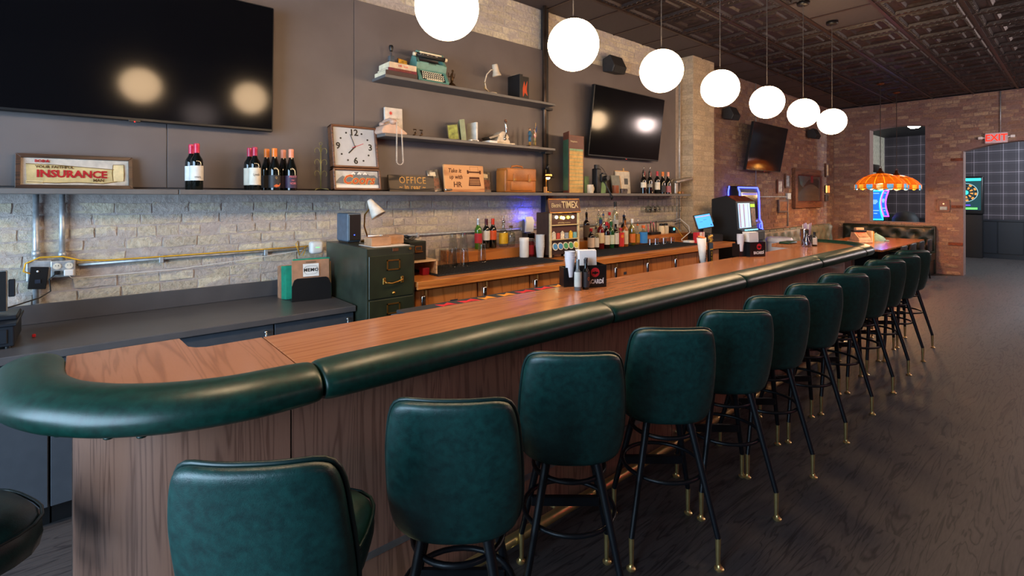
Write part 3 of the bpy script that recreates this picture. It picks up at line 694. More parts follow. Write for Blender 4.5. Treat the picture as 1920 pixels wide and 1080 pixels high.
# --- filing cabinet
fg = mat('olive_enamel', '#2a3026', .35, var=.16, vs=9); fg2 = mat('dark_olive_enamel', '#262c1f', .35, var=.14, vs=9)
FX0, FX1, FY0, FY1, FZ = .2, .935, 1.435, 1.80, 1.305
t = thing('filing_cabinet', 'old olive green metal filing cabinet with brass fittings', 'filing cabinet', (FX0, FY0, 0)); D_, Wd = FX1 - FX0, FY1 - FY0
G().rbox(0, D_, 0, Wd, 0, FZ, .006, 2).build('body', fg, t)
for k in range(4):
    z0 = .05 + k * .302; d_ = G().rbox(D_ - .01, D_ + .008, .014, Wd - .014, z0, z0 + .294, .004, 1).build('drawer', fg2, t)
    g = G(); y, z = Wd / 2 + .01, z0 + .225
    g.box(D_ + .008, D_ + .014, y - .05, y + .05, z - .036, z - .028).box(D_ + .008, D_ + .014, y - .05, y + .05, z + .028, z + .036).box(D_ + .008, D_ + .014, y - .05, y - .042, z - .036, z + .036).box(D_ + .008, D_ + .014, y + .042, y + .05, z - .036, z + .036)
    g.build('label_frame', goldm, d_); G().box(D_ + .008, D_ + .0095, y - .042, y + .042, z - .028, z + .028).build('label_card', fg2, d_)
    zz = z0 + .11
    hd = G().tube([(D_ + .012, y - .068, zz + .008), (D_ + .03, y - .06, zz - .004), (D_ + .034, y - .02, zz - .01), (D_ + .034, y + .02, zz - .002), (D_ + .03, y + .06, zz + .01), (D_ + .012, y + .068, zz + .012)], .0065, 8).build('handle', goldm, d_, True)
    for s in (-1, 1): G().rbox(D_ + .008, D_ + .014, y + s * .068 - .011, y + s * .068 + .011, zz - .016, zz + .03, .003, 1).build('handle_plate', goldm, d_)
    G().lathe([(0, 0), (.011, 0), (.012, .006), (.006, .014), (0, .015)], (0, 0, 0), 12, xf((D_ + .008, y, z0 + .03), (0, PI / 2, 0))).build('knob', goldm, d_, True)
G().rbox(D_ + .0, D_ + .004, .19, .235, FZ - .032, FZ - .01, .001, 1).build('maker_plate', mat('copper_plate', '#6d4a33', .4, .6), t)
G().cyl((D_, Wd - .04, FZ - .02), (D_ + .012, Wd - .04, FZ - .02), .009, n=10).build('lock', goldm, t)
# things on the filing cabinet
def ontop(dx, y): return (dx, y, FZ)
t = thing('network_drive', 'blue-grey upright electronics box on the filing cabinet', 'computer box', (.40, 1.535, FZ))
G().rbox(-.105, .105, -.055, .055, .012, .225, .012, 3).build('case', mat('slate_case', '#4b5a6a', .45), t); G().rbox(.102, .112, -.045, .045, .02, .215, .004, 1).build('front_grille', blackm, t); G().box(-.09, .09, -.045, .045, 0, .014).build('foot', blackm, t)
G().box(.111, .114, -.008, .0, .06, .066).build('status_light', glow('blue_led', '#4060ff', 3), t)
t = thing('desk_lamp', 'white gooseneck desk lamp with flared shade on the filing cabinet', 'lamp', (.44, 1.675, FZ))
G().lathe([(0, 0), (.06, 0), (.06, .012), (.02, .02), (0, .02)], (0, 0, 0), 20).build('base', goldm, t, True)
G().tube([(-.0, 0, .015), (-.01, -.03, .12), (.0, -.03, .21), (.04, -.005, .265), (.055, .0, .27)], .006, 8).build('gooseneck', goldm, t, True)
G().lathe([(0, .075), (.018, .07), (.022, .06), (.03, .03), (.052, -.05), (.060, -.072), (.055, -.07), (.025, .03), (0, .06)], (0, 0, 0), 24, xf((.065, .015, .265), (R(22), R(-24), 0))).build('shade', mat('lamp_white_enamel', '#cfc8bd', .35), t, True)
wb = mat('cardboard', '#a9805f', .8); t = thing('cardboard_box', 'small brown cardboard box at the front of the filing cabinet top', 'box', (.80, 1.58, FZ + .004))
G().rbox(-.06, .06, -.075, .075, 0, .058, .003, 1).build('carton', wb, t); G().box(-.05, -.03, -.076, .076, .02, .024).build('flap_seam', mat('cardboard_dark', '#7d5c42', .8), t)
t = thing('cardboard_box', 'small brown cardboard box beside the lamp on the filing cabinet', 'box', (.74, 1.73, FZ + .004)); G().rbox(-.07, .055, -.06, .06, 0, .062, .003, 1).build('carton', wb, t); G().box(.02, .045, -.061, .061, .04, .046).build('flap_seam', MATS['cardboard_dark'], t)
tag(G().rbox(.66, .925, 1.50, 1.77, FZ + .0005, FZ + .0035, .0008, 1).build('paper_sheet', white), 'loose white papers under the boxes on the filing cabinet', 'paper')
t = thing('marker_pen', 'white marker pen on the brown box', 'pen', (.77, 1.57, FZ + .066)); G().tube([(0, -.05, .004), (0, .04, .004)], .0045, 8).build('barrel', white, t, True); G().tube([(0, .04, .004), (0, .06, .004)], .005, 8).build('cap', mat('pen_cap', '#c7cdd2', .4), t, True)
t = thing('router', 'rounded white wireless router fixed beside the filing cabinet', 'router', (.06, 1.40, 1.20), W)
G().rbox(-.05, .05, -.05, .03, 0, .10, .024, 4).build('case', white, t, True); G().box(-.015, .015, -.052, -.049, .05, .055).build('status_light', glow('green_led', '#80ff90', 1), t)

# --- memo folder rack
t = thing('folder_rack', 'black file sorter holding brown and green folders with a memo card', 'file sorter', (.36, 1.26, .90), W - R(8))
brn = mat('folder_brown', '#a3775a', .75); grn = mat('folder_green', '#0f8a6c', .7)
G().prism([(-.135, .0), (.135, .0), (.135, .11), (.115, .155), (.10, .165), (-.10, .165), (-.118, .155), (-.135, .11)], -.055, -.045, 'y').build('front_plate', blackm, t)
G().box(-.135, .135, -.05, .24, 0, .008).build('base_plate', blackm, t)
k = 0
for y, m_, h, x in [(-.03, brn, .29, .0), (-.02, brn, .285, .005), (-.008, grn, .30, .01), (.005, brn, .27, .02), (.02, grn, .255, .025), (.05, grn, .25, -.03), (.065, grn, .252, -.035), (.08, grn, .25, -.04), (.095, grn, .248, -.045), (.11, grn, .25, -.05), (.14, brn, .25, -.055), (.155, brn, .252, -.06), (.17, brn, .25, -.06), (.185, brn, .248, -.065)]:
    G().rbox(-.13 + x, .13 + x, y, y + .005, .008, h, .002, 1, xf((0, 0, 0), (R(-4), 0, 0))).build('folder', m_, t)
G().box(-.055, .055, -.0365, -.0355, .17, .262, xf((0, 0, 0), (R(-4), 0, 0))).build('memo_card', white, t); dk = mat('ink_black', '#1d1c1b', .7)
card_t = text('MEMO', .034, dk, t, (0, -.0235, .218), .0003, bold=.0008, space=1.1)
g = G(); g.tube([(.047 * math.copysign(abs(math.cos(2 * PI * i / 20)) ** .6, math.cos(2 * PI * i / 20)), -.0232, .218 + .030 * math.copysign(abs(math.sin(2 * PI * i / 20)) ** .6, math.sin(2 * PI * i / 20))) for i in range(20)], .0009, 4, True); g.build('card_border', dk, t)
G().box(-.035, .035, -.0385, -.036, .272, .28, xf((0, 0, 0), (R(-4), 0, 0))).build('clip_slot', MATS['cardboard_dark'], t)

# --- conduit, outlet boxes and cables at the left
t = thing('conduit_run', 'galvanised conduits dropping from the shelf to the outlet boxes', 'conduit', (.03, -.16, 1.0), W)
for x, z0, z1 in ((-.06, .02, .668), (.055, .265, .668)): G().cyl((x, -.0, z0), (x, -.0, z1), .014, n=12).build('pipe', galv, t, True)
for x, z in ((-.06, .30), (.055, .285)): G().cyl((x, 0, z), (x, 0, z + .035), .019, n=12).build('coupling', galv, t, True)
G().tube([(.13, 0, .232), (.6, 0, .238), (1.55, 0, .245)], .009, 10).build('pipe', galv, t, True)
for x in (.55, 1.2): G().rbox(x - .012, x + .012, -.014, .02, .21, .262, .003, 1).build('strap', galv, t)
t = thing('junction_box', 'steel junction box with a black data plate hanging from it', 'outlet box', (.03, -.21, 1.155), W)
G().rbox(-.05, .06, -.03, .02, 0, .12, .006, 2).build('box', galv, t); d_ = G().rbox(-.04, .04, -.045, -.034, -.045, .085, .003, 1, xf((0, 0, 0), (0, R(6), 0))).build('data_plate', blackm, t); G().box(-.012, .012, -.049, -.044, -.01, .012).build('jack', mat('jack_navy', '#202a3c', .5), d_); G().sph((.0, -.047, .06), .006, 8, 6).build('cable_clip', white, d_)
t = thing('outlet_box', 'steel double outlet box with plugged-in cables', 'outlet box', (.03, -.10, 1.168), W)
G().rbox(-.056, .056, -.034, .02, 0, .10, .006, 2).build('box', galv, t)
for x in (-.027, .027):
    for z in (.068,):
        o = G().lathe([(0, 0), (.019, 0), (.019, .004), (0, .005)], (0, 0, 0), 16, xf((x, -.034, z), (PI / 2, 0, 0))).build('socket', mat('socket_ivory', '#d8d2c2', .5), t)
        for q in (-.006, .006): G().box(x + q - .001, x + q + .001, -.0395, -.0385, z, z + .008).build('slot', blackm, o)
G().rbox(-.04, -.01, -.06, -.034, .02, .042, .004, 1).build('black_plug', blackm, t); G().rbox(.004, .05, -.062, -.034, .008, .046, .006, 2).build('white_adapter', white, t)
yel = mat('yellow_cable', '#d8a51d', .5)
tag(G().tube([(.07, -.235, 1.20), (.075, -.27, 1.22), (.07, -.262, 1.265), (.06, -.2, 1.295), (.055, -.10, 1.292), (.05, -.02, 1.262), (.045, .1, 1.252), (.045, .5, 1.253), (.045, 1.0, 1.258), (.045, 1.36, 1.262)], .0045, 6).build('yellow_cable', yel, None, True), 'yellow network cable running along the conduit on the brick wall', 'cable')
tag(G().tube([(.045, 1.33, 1.26), (.08, 1.27, 1.20), (.09, 1.24, 1.29), (.08, 1.26, 1.31), (.075, 1.27, 1.2), (.08, 1.33, 1.27), (.07, 1.30, 1.19)], .0035, 6).build('yellow_cable', yel, None, True), 'loose yellow cable loop tied beside the white router', 'cable')
tag(G().tube([(.09, -.125, 1.20), (.07, -.16, 1.165), (.06, -.155, 1.09), (.08, -.2, 1.06), (.14, -.29, 1.04), (.2, -.36, 1.03)], .004, 6).build('power_cable', blackm, None, True), 'black power cable from the outlet box to the card terminal', 'cable')
tag(G().tube([(.09, -.073, 1.178), (.06, -.06, 1.158), (.04, .1, 1.156), (.035, .5, 1.16), (.035, .9, 1.19), (.045, 1.3, 1.232), (.06, 1.37, 1.245)], .0022, 6).build('white_cable', white, None, True), 'thin white cable drooping across the brick wall', 'cable')
# --- point of sale at the left edge
t = thing('cash_terminal', 'dark card terminal with upright screen on the worktop at the left edge', 'cash terminal', (.42, -.40, .90), W)
dn = mat('dark_navy_case', '#181d25', .4)
G().rbox(-.16, .135, -.2, .16, .012, .115, .006, 2).build('cash_drawer', dn, t); G().rbox(-.17, .145, -.21, .17, .112, .128, .004, 1).build('drawer_lid', dn, t)
for x in (-.13, .11): G().cyl((x, -.17, 0), (x, -.17, .014), .012, n=10).build('foot', blackm, t)
G().rbox(-.14, .11, -.206, -.2, .028, .098, .003, 1).build('drawer_front', dn, t)
G().rbox(-.1, .14, -.12, .1, .128, .15, .006, 1).build('screen_base', dn, t)
s_ = G().rbox(-.2, .098, -.05, -.03, .16, .375, .008, 2).build('screen', mat('silver_case', '#9aa4ab', .35, .5), t); G().box(-.195, .093, -.052, -.049, .165, .37).build('display', blackm, s_)
G().rbox(.1, .125, -.045, -.02, .235, .325, .003, 1).build('card_reader', dn, t)
tag(G().rbox(.40, .415, -.215, -.2, .9, .916, .003, 1).build('red_clip', redm), 'tiny red clip on the worktop by the cash drawer', 'clip')

# ================================================================ THINGS ON THE LONG SHELF
def bottle(name, label, loc, gm, lm, cm, h=.305, r=.037, prof='wine', rz=W, group=None, pour=None, l0=.2, l1=.52, cap0=.80, letters=None, lcol=None, arc=115):
    t = thing(name, label, 'bottle', loc, rz, group)
    P = {'wine': [(0, 0), (.92, 0), (1, .012), (1, .60), (.93, .66), (.55, .74), (.40, .79), (.38, .95), (.44, .955), (.44, .975), (.38, .985), (.38, 1), (0, 1)],
         'burgundy': [(0, 0), (.92, 0), (1, .012), (1, .48), (.9, .56), (.6, .68), (.40, .79), (.37, .95), (.43, .955), (.43, .975), (.37, 1), (0, 1)],
         'liquor': [(0, 0), (.92, 0), (1, .015), (1, .62), (.88, .70), (.42, .76), (.36, .80), (.36, .97), (.40, 1), (0, 1)],
         'squat': [(0, 0), (.92, 0), (1, .03), (1, .52), (.85, .66), (.4, .74), (.33, .78), (.33, .95), (.37, 1), (0, 1)],
         'sauce': [(0, 0), (.94, 0), (1, .02), (1, .5), (.9, .56), (.5, .68), (.42, .74), (.42, 1), (0, 1)]}[prof]
    G().lathe([(a_ * r, z * h) for a_, z in P], (0, 0, 0), 18).build('glass_body', gm, t, 'auto')
    if lm: G().lathe([(r + .0012, l0 * h), (r + .0012, l1 * h)], (0, 0, 0), 14, None, -PI / 2 - R(arc), -PI / 2 + R(arc)).build('label', lm, t, True)
    if cm: G().lathe([(0, 1.004 * h), (.41 * r + .001, 1.004 * h), (.47 * r + .001, .97 * h), (.42 * r + .0015, .95 * h), (.43 * r + .0015, cap0 * h), (.40 * r, cap0 * h)], (0, 0, 0), 14).build('capsule', cm, t, 'auto')
    if pour: 
        p_ = G().cyl((0, 0, h), (0, 0, h + .022), .40 * r + .001, .3 * r, 10).build('pourer', pour, t, True)
        G().tube([(0, 0, h + .02), (0, -.004, h + .05), (0, -.012, h + .075)], .0035, 6).build('spout', chrome, p_, True)
    if letters:
        for s_, z_, sz in letters: text(s_, sz, lcol, t, (0, -r - .0022, z_ * h), .0003, sx=.8)
    return t
dkg = mat('dark_wine_glass', '#0c0f0d', .08, coat=.3, var=.1); 
def pl(n, c, r=.6): return mat(n, c, r, var=.04)
wl = pl('label_white', '#d9d6d0'); pinkc = mat('capsule_pink', '#c21f45', .3); crim = mat('capsule_crimson', '#a81c44', .3); orgc = mat('capsule_orange', '#d4721f', .35); peach = mat('capsule_peach', '#d98c6f', .4); redc = mat('capsule_red', '#b3202a', .3)
blk = pl('label_black', '#26272c'); pnk = pl('label_violet', '#3a2b45'); ink = MATS['ink_black']; lpink = mat('print_pink', '#e07a86', .6); lor = mat('print_orange', '#d8632a', .6)
GW = 'wine bottles on the long shelf at the left'
bottle('wine_bottle', 'wine bottle with pink capsule and white label, front one of the lone pair', (.245, .562, SH), dkg, wl, pinkc, group=GW, letters=[('ESTATE', .27, .014)], lcol=ink)
bottle('wine_bottle', 'pink-capped wine bottle half hidden behind the front bottle of the lone pair', (.155, .545, SH), dkg, wl, pinkc, group=GW)
bottle('wine_bottle', 'wine bottle with crimson capsule and large cream label, beside the orange-capped bottles', (.245, .914, SH), dkg, pl('label_cream', '#d6cfbf'), crim, group=GW, l0=.12, letters=[('Lyeth', .36, .024)], lcol=ink)
bottle('wine_bottle', 'crimson-capped wine bottle hidden behind the cream-labelled one', (.155, .90, SH), dkg, MATS['label_cream'], crim, group=GW, l0=.12)
t = bottle('wine_bottle', 'wine bottle with orange capsule and black fox label, front one', (.245, 1.044, SH), dkg, blk, orgc, prof='burgundy', group=GW, l0=.06, l1=.36, r=.04, letters=[('Q', .30, .022)], lcol=mat('print_gold', '#c9a15a', .5))
G().prism([(-.02, .03), (.0, .045), (.018, .038), (.028, .055), (.022, .03), (.0, .022)], -.0425, -.0417, 'y').build('fox_print', lor, t)
bottle('wine_bottle', 'orange-capped wine bottle standing behind the fox-labelled one', (.155, 1.015, SH), dkg, blk, orgc, prof='burgundy', group=GW, l0=.06, l1=.36, r=.04)
bottle('wine_bottle', 'wine bottle with peach capsule and pink lettering on a dark label', (.245, 1.159, SH), dkg, pnk, peach, prof='burgundy', group=GW, l0=.06, l1=.36, r=.04, letters=[('PINOT', .33, .022), ('Noir', .25, .014), ('NOIR', .17, .022)], lcol=lpink)
bottle('wine_bottle', 'peach-capped wine bottle standing behind the pink-lettered one', (.155, 1.13, SH), dkg, pnk, peach, prof='burgundy', group=GW, l0=.06, l1=.36, r=.04)
GW2 = 'wine bottles at the right end of the long shelf'
cl_ = MATS['label_cream']
bottle('wine_bottle', 'wine bottle with black pourer at the left of the right-hand bottle row', (.24, 5.63, SH), dkg, cl_, None, group=GW2, pour=blackm, h=.285, l0=.28)
bottle('wine_bottle', 'red-capped bottle behind the two bottles with black pourers', (.13, 5.80, SH), dkg, cl_, redc, group=GW2)
bottle('wine_bottle', 'wine bottle with black pourer and dark low label, second in the right-hand row', (.24, 5.775, SH), dkg, pl('label_grey', '#8d8b86'), None, group=GW2, pour=blackm, h=.285, l0=.3, l1=.46)
bottle('wine_bottle', 'red-capped bottle with cream label partly hidden in the right-hand row', (.14, 5.93, SH), dkg, cl_, redc, group=GW2, l0=.2)
bottle('wine_bottle', 'red-capped bottle with large cream label, middle of the right-hand row', (.24, 5.955, SH), dkg, cl_, redc, group=GW2, l0=.18)
bottle('wine_bottle', 'orange-capped bottle with black label in the right-hand row', (.24, 6.09, SH), dkg, blk, orgc, prof='burgundy', group=GW2, l0=.06, l1=.38, r=.04)
bottle('wine_bottle', 'peach-capped bottle with pink label, last of the right-hand row', (.24, 6.225, SH), dkg, pl('label_mauve', '#a0606a'), peach, prof='burgundy', group=GW2, l0=.06, l1=.36, r=.04)

# framed embroidery
t = thing('framed_embroidery', 'long brown framed embroidery with red lettering on a cream scroll', 'framed sign', (.10, -.035, SH), W, rx=0); t.rotation_euler = (R(-9), 0, W)
w_, h_ = .535, .205
def frame(t, w_, h_, b, m_, d0=-.02, d1=.01, z0=0., name='frame'):
    g = G(); g.prism([(-w_ / 2, z0), (w_ / 2, z0), (w_ / 2 - b, z0 + b), (-w_ / 2 + b, z0 + b)], d0, d1).prism([(-w_ / 2, z0 + h_), (-w_ / 2 + b, z0 + h_ - b), (w_ / 2 - b, z0 + h_ - b), (w_ / 2, z0 + h_)], d0, d1)
    g.prism([(-w_ / 2, z0), (-w_ / 2 + b, z0 + b), (-w_ / 2 + b, z0 + h_ - b), (-w_ / 2, z0 + h_)], d0, d1).prism([(w_ / 2, z0), (w_ / 2, z0 + h_), (w_ / 2 - b, z0 + h_ - b), (w_ / 2 - b, z0 + b)], d0, d1)
    return g.build(name, m_, t, bevel=.002)
frame(t, w_, h_, .022, wood('dark_frame', '#21140e', '#382318', '#4a2f20', 0, 30., .4)); linen = mat('linen', '#c9c0b4', .9, bump=.5, bs=400)
G().box(-w_ / 2 + .02, w_ / 2 - .02, -.004, .008, .02, h_ - .02).build('linen', linen, t)
sc1, sc2 = mat('scroll_tan', '#c9b582', .9, bump=.4, bs=400), mat('scroll_brown', '#7a5a26', .9)
G().prism([(-.22, .04), (-.10, .034), (.0, .04), (.12, .034), (.222, .05), (.224, .118), (.12, .128), (.0, .136), (-.1, .144), (-.225, .147)], -.006, -.0035).build('scroll', sc1, t)
for x0, x1, z0, z1 in ((.17, .222, .05, .155), (-.225, -.15, .03, .048)): G().rbox(x0, x1, -.0075, -.005, z0, z1, .001, 1).build('scroll_curl', mat('scroll_light', '#d8c698', .9), t)
for p in ([(-.225, .147), (-.1, .144), (.0, .136), (.12, .128), (.175, .124)], [(-.22, .04), (-.1, .034), (0, .04), (.12, .034), (.19, .048)], [(.17, .05), (.165, .1), (.17, .155), (.222, .158), (.226, .1), (.222, .05)]):
    G().tube([(x, -.0075, z) for x, z in p], .0018, 4).build('scroll_outline', sc2, t)
rdl = mat('thread_red', '#a8161c', .9); brl = mat('thread_brown', '#5c431f', .9)
text('BOB\u2605', .023, rdl, t, (-.155, -.008, .164), bold=.0006); text('YOUR FAITHFUL', .023, brl, t, (-.10, -.008, .130), bold=.0004)
text('INSURANCE', .060, rdl, t, (-.02, -.0085, .088), bold=.0022, sx=.98); text('MAN', .024, brl, t, (.10, -.008, .053), bold=.0005)
# scrolled wire stand
t = thing('wire_plate_stand', 'slender green-gold wire stand with curled arms beside the clock', 'wire stand', (.15, 1.41, SH), W); wm = mat('verdigris_wire', '#8a8558', .45, .6)
G().tube([(0, 0, .02), (0, 0, .36)], .0055, 6).build('stem', wm, t, True)
for z in (.12, .21, .30):
    for s in (-1, 1):
        G().tube([(0, 0, z)] + [(s * (.028 + .02 * math.cos(PI - a_)), 0, z + .015 + .024 * math.sin(PI - a_)) for a_ in [i * .5 for i in range(9)]], .0025, 5).build('curl', wm, t, True)
for s in (-1, 1): G().tube([(0, -.0, .02), (s * .045, -.03, .015), (s * .055, -.03, .003)], .0035, 6).build('foot', wm, t, True)
G().tube([(.012 * math.cos(i * .63), 0, .372 + .012 * math.sin(i * .63)) for i in range(10)], .002, 5, True).build('finial', wm, t, True)
# wall clock with lit beer panel
t = thing('wall_clock', 'square wood-cased clock joined above a beer advertising panel', 'clock', (.17, 1.69, SH), W); t.rotation_euler = (R(-10), 0, W)
face = mat('clock_face', '#b9bdc2', .5, var=.02); blk2 = mat('numeral_black', '#17130f', .5)
def boxframe(z0, z1, hw):
    g = G(); b = .017
    g.rbox(-hw, hw, -.06, .02, z0, z0 + b, .004, 1).rbox(-hw, hw, -.06, .02, z1 - b, z1, .004, 1).rbox(-hw, -hw + b, -.06, .02, z0, z1, .004, 1).rbox(hw - b, hw, -.06, .02, z0, z1, .004, 1); return g
boxframe(.185, .54, .195).build('clock_case', framewood, t); G().box(-.185, .185, -.04, .01, .195, .53).build('clock_face', face, t)
boxframe(.0, .18, .20).build('panel_case', framewood, t); pf = G().box(-.19, .19, -.04, .01, .01, .17).build('advert_panel', mat('panel_silver', '#a9adb2', .4, .2), t)
for s_, x, z in (('12', 0, .485), ('3', .135, .365), ('6', .0, .245), ('9', -.14, .365)): text(s_, .075, blk2, t, (x, -.0415, z), bold=.002, name='numeral')
for k in range(12):
    if k % 3:
        a_ = R(90 - 30 * k); q = 1 / max(abs(math.cos(a_)), abs(math.sin(a_))); G().lathe([(0, 0), (.008, 0), (.008, .002), (0, .002)], (0, 0, 0), 10, xf((.115 * q * math.cos(a_) * 1., -.0405, .365 + .115 * q * math.sin(a_)), (PI / 2, 0, 0))).build('hour_dot', blk2, t)
def hand(a_, L, wd, m_, y, tail=.01): 
    d = (math.cos(a_), math.sin(a_)); G().tube([(-d[0] * tail, y, .365 - d[1] * tail), (d[0] * L, y, .365 + d[1] * L)], wd, 6, sx=.4).build('clock_hand', m_, t)
hand(R(108), .11, .003, blk2, -.046); hand(R(225), .08, .005, blk2, -.045); hand(R(22), .08, .002, mat('hand_red', '#c8303a', .5), -.048, .03)
mtn = mat('mountain_grey', '#6d7276', .6)
G().prism([(-.185, .06), (-.15, .10), (-.12, .12), (-.09, .105), (-.05, .13), (-.02, .15), (.01, .155), (.04, .135), (.08, .15), (.11, .125), (.15, .13), (.185, .10), (.185, .05), (.0, .045)], -.0415, -.0405).build('mountain_print', mtn, t)
for x in (-.03, .02, .07): G().prism([(x - .02, .135), (x, .152), (x + .02, .138), (x + .008, .128), (x, .138), (x - .008, .128)], -.0425, -.0416).build('snow_print', white, t)
G().box(-.185, .185, -.0417, -.0407, .012, .045).build('snow_print', white, t)
text('Coors', .105, mat('script_gold', '#d9b04a', .5), t, (.01, -.0425, .085), .0006, .3, bold=.0045); text('Coors', .105, mat('script_red', '#c03a1c', .5), t, (.01, -.0445, .085), .0008, .3, bold=.0008)
# office sign
t = thing('wood_sign', 'dark weathered wooden sign with carved gold office lettering', 'sign', (.13, 2.235, SH), W); t.rotation_euler = (R(-10), 0, W)
G().rbox(-.23, .23, -.012, .012, 0, .15, .003, 1).build('board', wood('charred_board', '#1c1713', '#362c24', '#5f5242', 0, 14., .7), t); lg = mat('gold_paint', '#c59247', .5)
text('OFFICE', .088, lg, t, (.005, -.0135, .10), .001, sx=.9, space=1.1); text('~ in rear ~', .054, lg, t, (0, -.0135, .04), .001, bold=.0012, space=1.1)
# HR board
t = thing('cutting_board', 'light wooden board engraved about HR with a typewriter drawing', 'engraved board', (.15, 2.80, SH), W); t.rotation_euler = (R(-7), 0, W)
G().rbox(-.235, .235, -.012, .012, 0, .265, .006, 2).build('board', wood('maple_board', '#a8673a', '#c48851', '#d49c66', 0, 10., .5), t); br = mat('burn_brown', '#5a3018', .8)
text('Take it', .056, br, t, (-.115, -.0128, .205), .0005, .2, bold=.0012, sx=.95); text('up with', .056, br, t, (-.105, -.0128, .145), .0005, .2, bold=.0012, sx=.9); text('HR', .072, br, t, (-.09, -.0128, .07), .0005, bold=.0015)
g = G(); g.rbox(.04, .19, -.0137, -.012, .19, .205, .0003, 1).rbox(.03, .05, -.0137, -.012, .18, .215, .0003, 1).rbox(.18, .2, -.0137, -.012, .18, .215, .0003, 1).prism([(.055, .15), (.175, .15), (.19, .06), (.04, .06)], -.0133, -.012); g.build('typewriter_drawing', br, t)
g = G()
for z in (.075, .09, .105, .12): g.box(.055, .175, -.0142, -.013, z, z + .005)
g.build('key_rows', MATS['maple_board'], t); frame_ = G().tube([(.065, -.013, .205), (.065, -.013, .25), (.165, -.013, .25), (.165, -.013, .205)], .0012, 4).build('paper_outline', br, t)
G().rbox(-.245, -.17, -.035, -.014, .012, .027, .003, 1).build('metal_clip', chrome, t)
foil = mat('foil_pack', '#8d8478', .25, .5, var=.35, vs=25, bump=1., bs=18)
for y, rz_, lab in ((2.50, .25, 'crinkled clear-wrapped packet left of the engraved board'), (3.095, -.1, 'crinkled clear-wrapped packet right of the engraved board')):
    t = thing('wrapped_packet', lab, 'packet', (.10, y, SH), W); t.rotation_euler = (R(-12), R(-6 if rz_ > 0 else 4), W); G().rbox(-.055, .065, -.008, .008, 0, .215, .006, 2).build('wrapper', foil, t, True); G().box(-.045, .05, -.0095, -.0078, .03, .13).build('print', mat('packet_brown', '#6a3d28', .4, var=.4, vs=30), t); G().box(-.03, .03, -.0096, -.0078, .15, .19).build('header_card', cream, t)
# briefcase
tan = mat('tan_leather', '#a8652a', .42, var=.14, vs=6, bump=.2, bs=120); t = thing('leather_briefcase', 'tan leather satchel briefcase with two buckles on the long shelf', 'briefcase', (.19, 3.435, SH), W)
G().rbox(-.215, .215, -.07, .09, 0, .235, .018, 3).build('body', tan, t, 'auto'); G().rbox(-.205, .205, -.079, -.06, .12, .245, .008, 2).build('flap', tan, t, 'auto'); G().rbox(-.205, .205, -.079, .085, .232, .25, .008, 2).build('flap_top', tan, t, 'auto')
G().rbox(-.15, .15, -.084, -.066, .02, .115, .007, 2).build('front_pocket', tan, t, 'auto'); G().tube([(-.075, .0, .25), (-.07, 0, .272), (.0, 0, .28), (.07, 0, .272), (.075, 0, .25)], .010, 8).build('handle', tan, t, True)
for x in (-.105, .105):
    s_ = G().rbox(x - .016, x + .016, -.089, -.074, .10, .19, .003, 1).build('strap', tan, t); G().rbox(x - .014, x + .014, -.094, -.086, .115, .145, .003, 1).build('buckle', goldm, s_)
for x in (-.2, .2): G().tube([(x, -.074, .02), (x, -.076, .12), (x, -.082, .23)], .0022, 5).build('stitching', mat('stitch_dark', '#6d3d16', .6), t)
# small perforated lamp and card
t = thing('small_lamp', 'small lit brass lamp with perforated shade beside the briefcase', 'lamp', (.20, 3.885, SH), W)
G().lathe([(0, 0), (.045, 0), (.045, .008), (.01, .016), (0, .016)], (0, 0, 0), 20).build('base', goldm, t, True); G().cyl((0, .03, .01), (0, .03, .26), .007, n=8).build('stem', goldm, t)
G().lathe([(0, .25), (.018, .25), (.022, .215), (.045, .178), (.072, .168), (.070, .166), (.042, .174), (.018, .212), (0, .235)], (0, 0, 0), 24).build('shade', mat('lamp_black', '#1b1712', .35, .4), t, True)
G().tube([(0, .03, .26), (0, .01, .30), (0, 0, .31), (0, 0, .25)], .012, 8).build('socket_arm', blackm, t, True)
for k in range(7):
    a_ = R(-90 + (k - 3) * 26); G().lathe([(.0045, 0), (.0075, 0), (.0075, .001), (.0045, .001)], (0, 0, 0), 12, xf((.040 * math.cos(a_), .040 * math.sin(a_), .196), (R(70), 0, a_ + PI / 2))).build('shade_hole', glow('lamp_hole_glow', '#ffb24d', 6), t)
G().sph((0, 0, .17), .022, 14, 8).build('bulb', glow('warm_bulb', '#ffb860', 60), t, True)
tag(G().rbox(-.02, .02, -.01, .01, 0, .065, .003, 1).build('card_box', mat('card_orange', '#c98a4c', .6)), 'small upright orange card box under the little lamp', 'card'); bpy.data.objects['card_box'].location = (.25, 3.795, SH)
# menu folder
t = thing('menu_folder', 'tall open brown menu folder with cream ledger page', 'menu', (.16, 4.345, SH), W); mb = mat('menu_brown', '#6a3828', .5); pg = mat('ledger_page', '#d2b377', .8)
G().rbox(-.165, .185, 0, .008, 0, .68, .003, 1).build('back_cover', mb, t); G().box(-.15, .165, -.003, 0, .005, .52).build('page', pg, t); G().box(-.12, .17, -.004, -.001, .53, .66).build('header', mat('menu_maroon', '#5d2f24', .5), t)
for k in range(11): G().box(-.15, .165, -.0042, -.003, .06 + .043 * k, .064 + .043 * k).build('ruled_line', mat('rule_green', '#6fa08a', .7), t)
text('Telephone', .028, cream, t, (.0, -.0045, .605), .0003, .2); G().box(-.15, .165, -.0043, -.003, .50, .52).build('page_band', mat('band_green', '#7fae92', .7), t)
mxw = xf((-.165, 0, 0), (0, 0, R(-62))); 
G().rbox(-.20, 0, 0, .008, 0, .69, .003, 1, xf((-.165, 0, 0), (0, 0, R(62)))).build('front_cover', mb, t); G().box(-.185, -.01, .009, .012, .03, .6, xf((-.165, 0, 0), (0, 0, R(62)))).build('green_lining', mat('lining_green', '#3f5d44', .6), t)
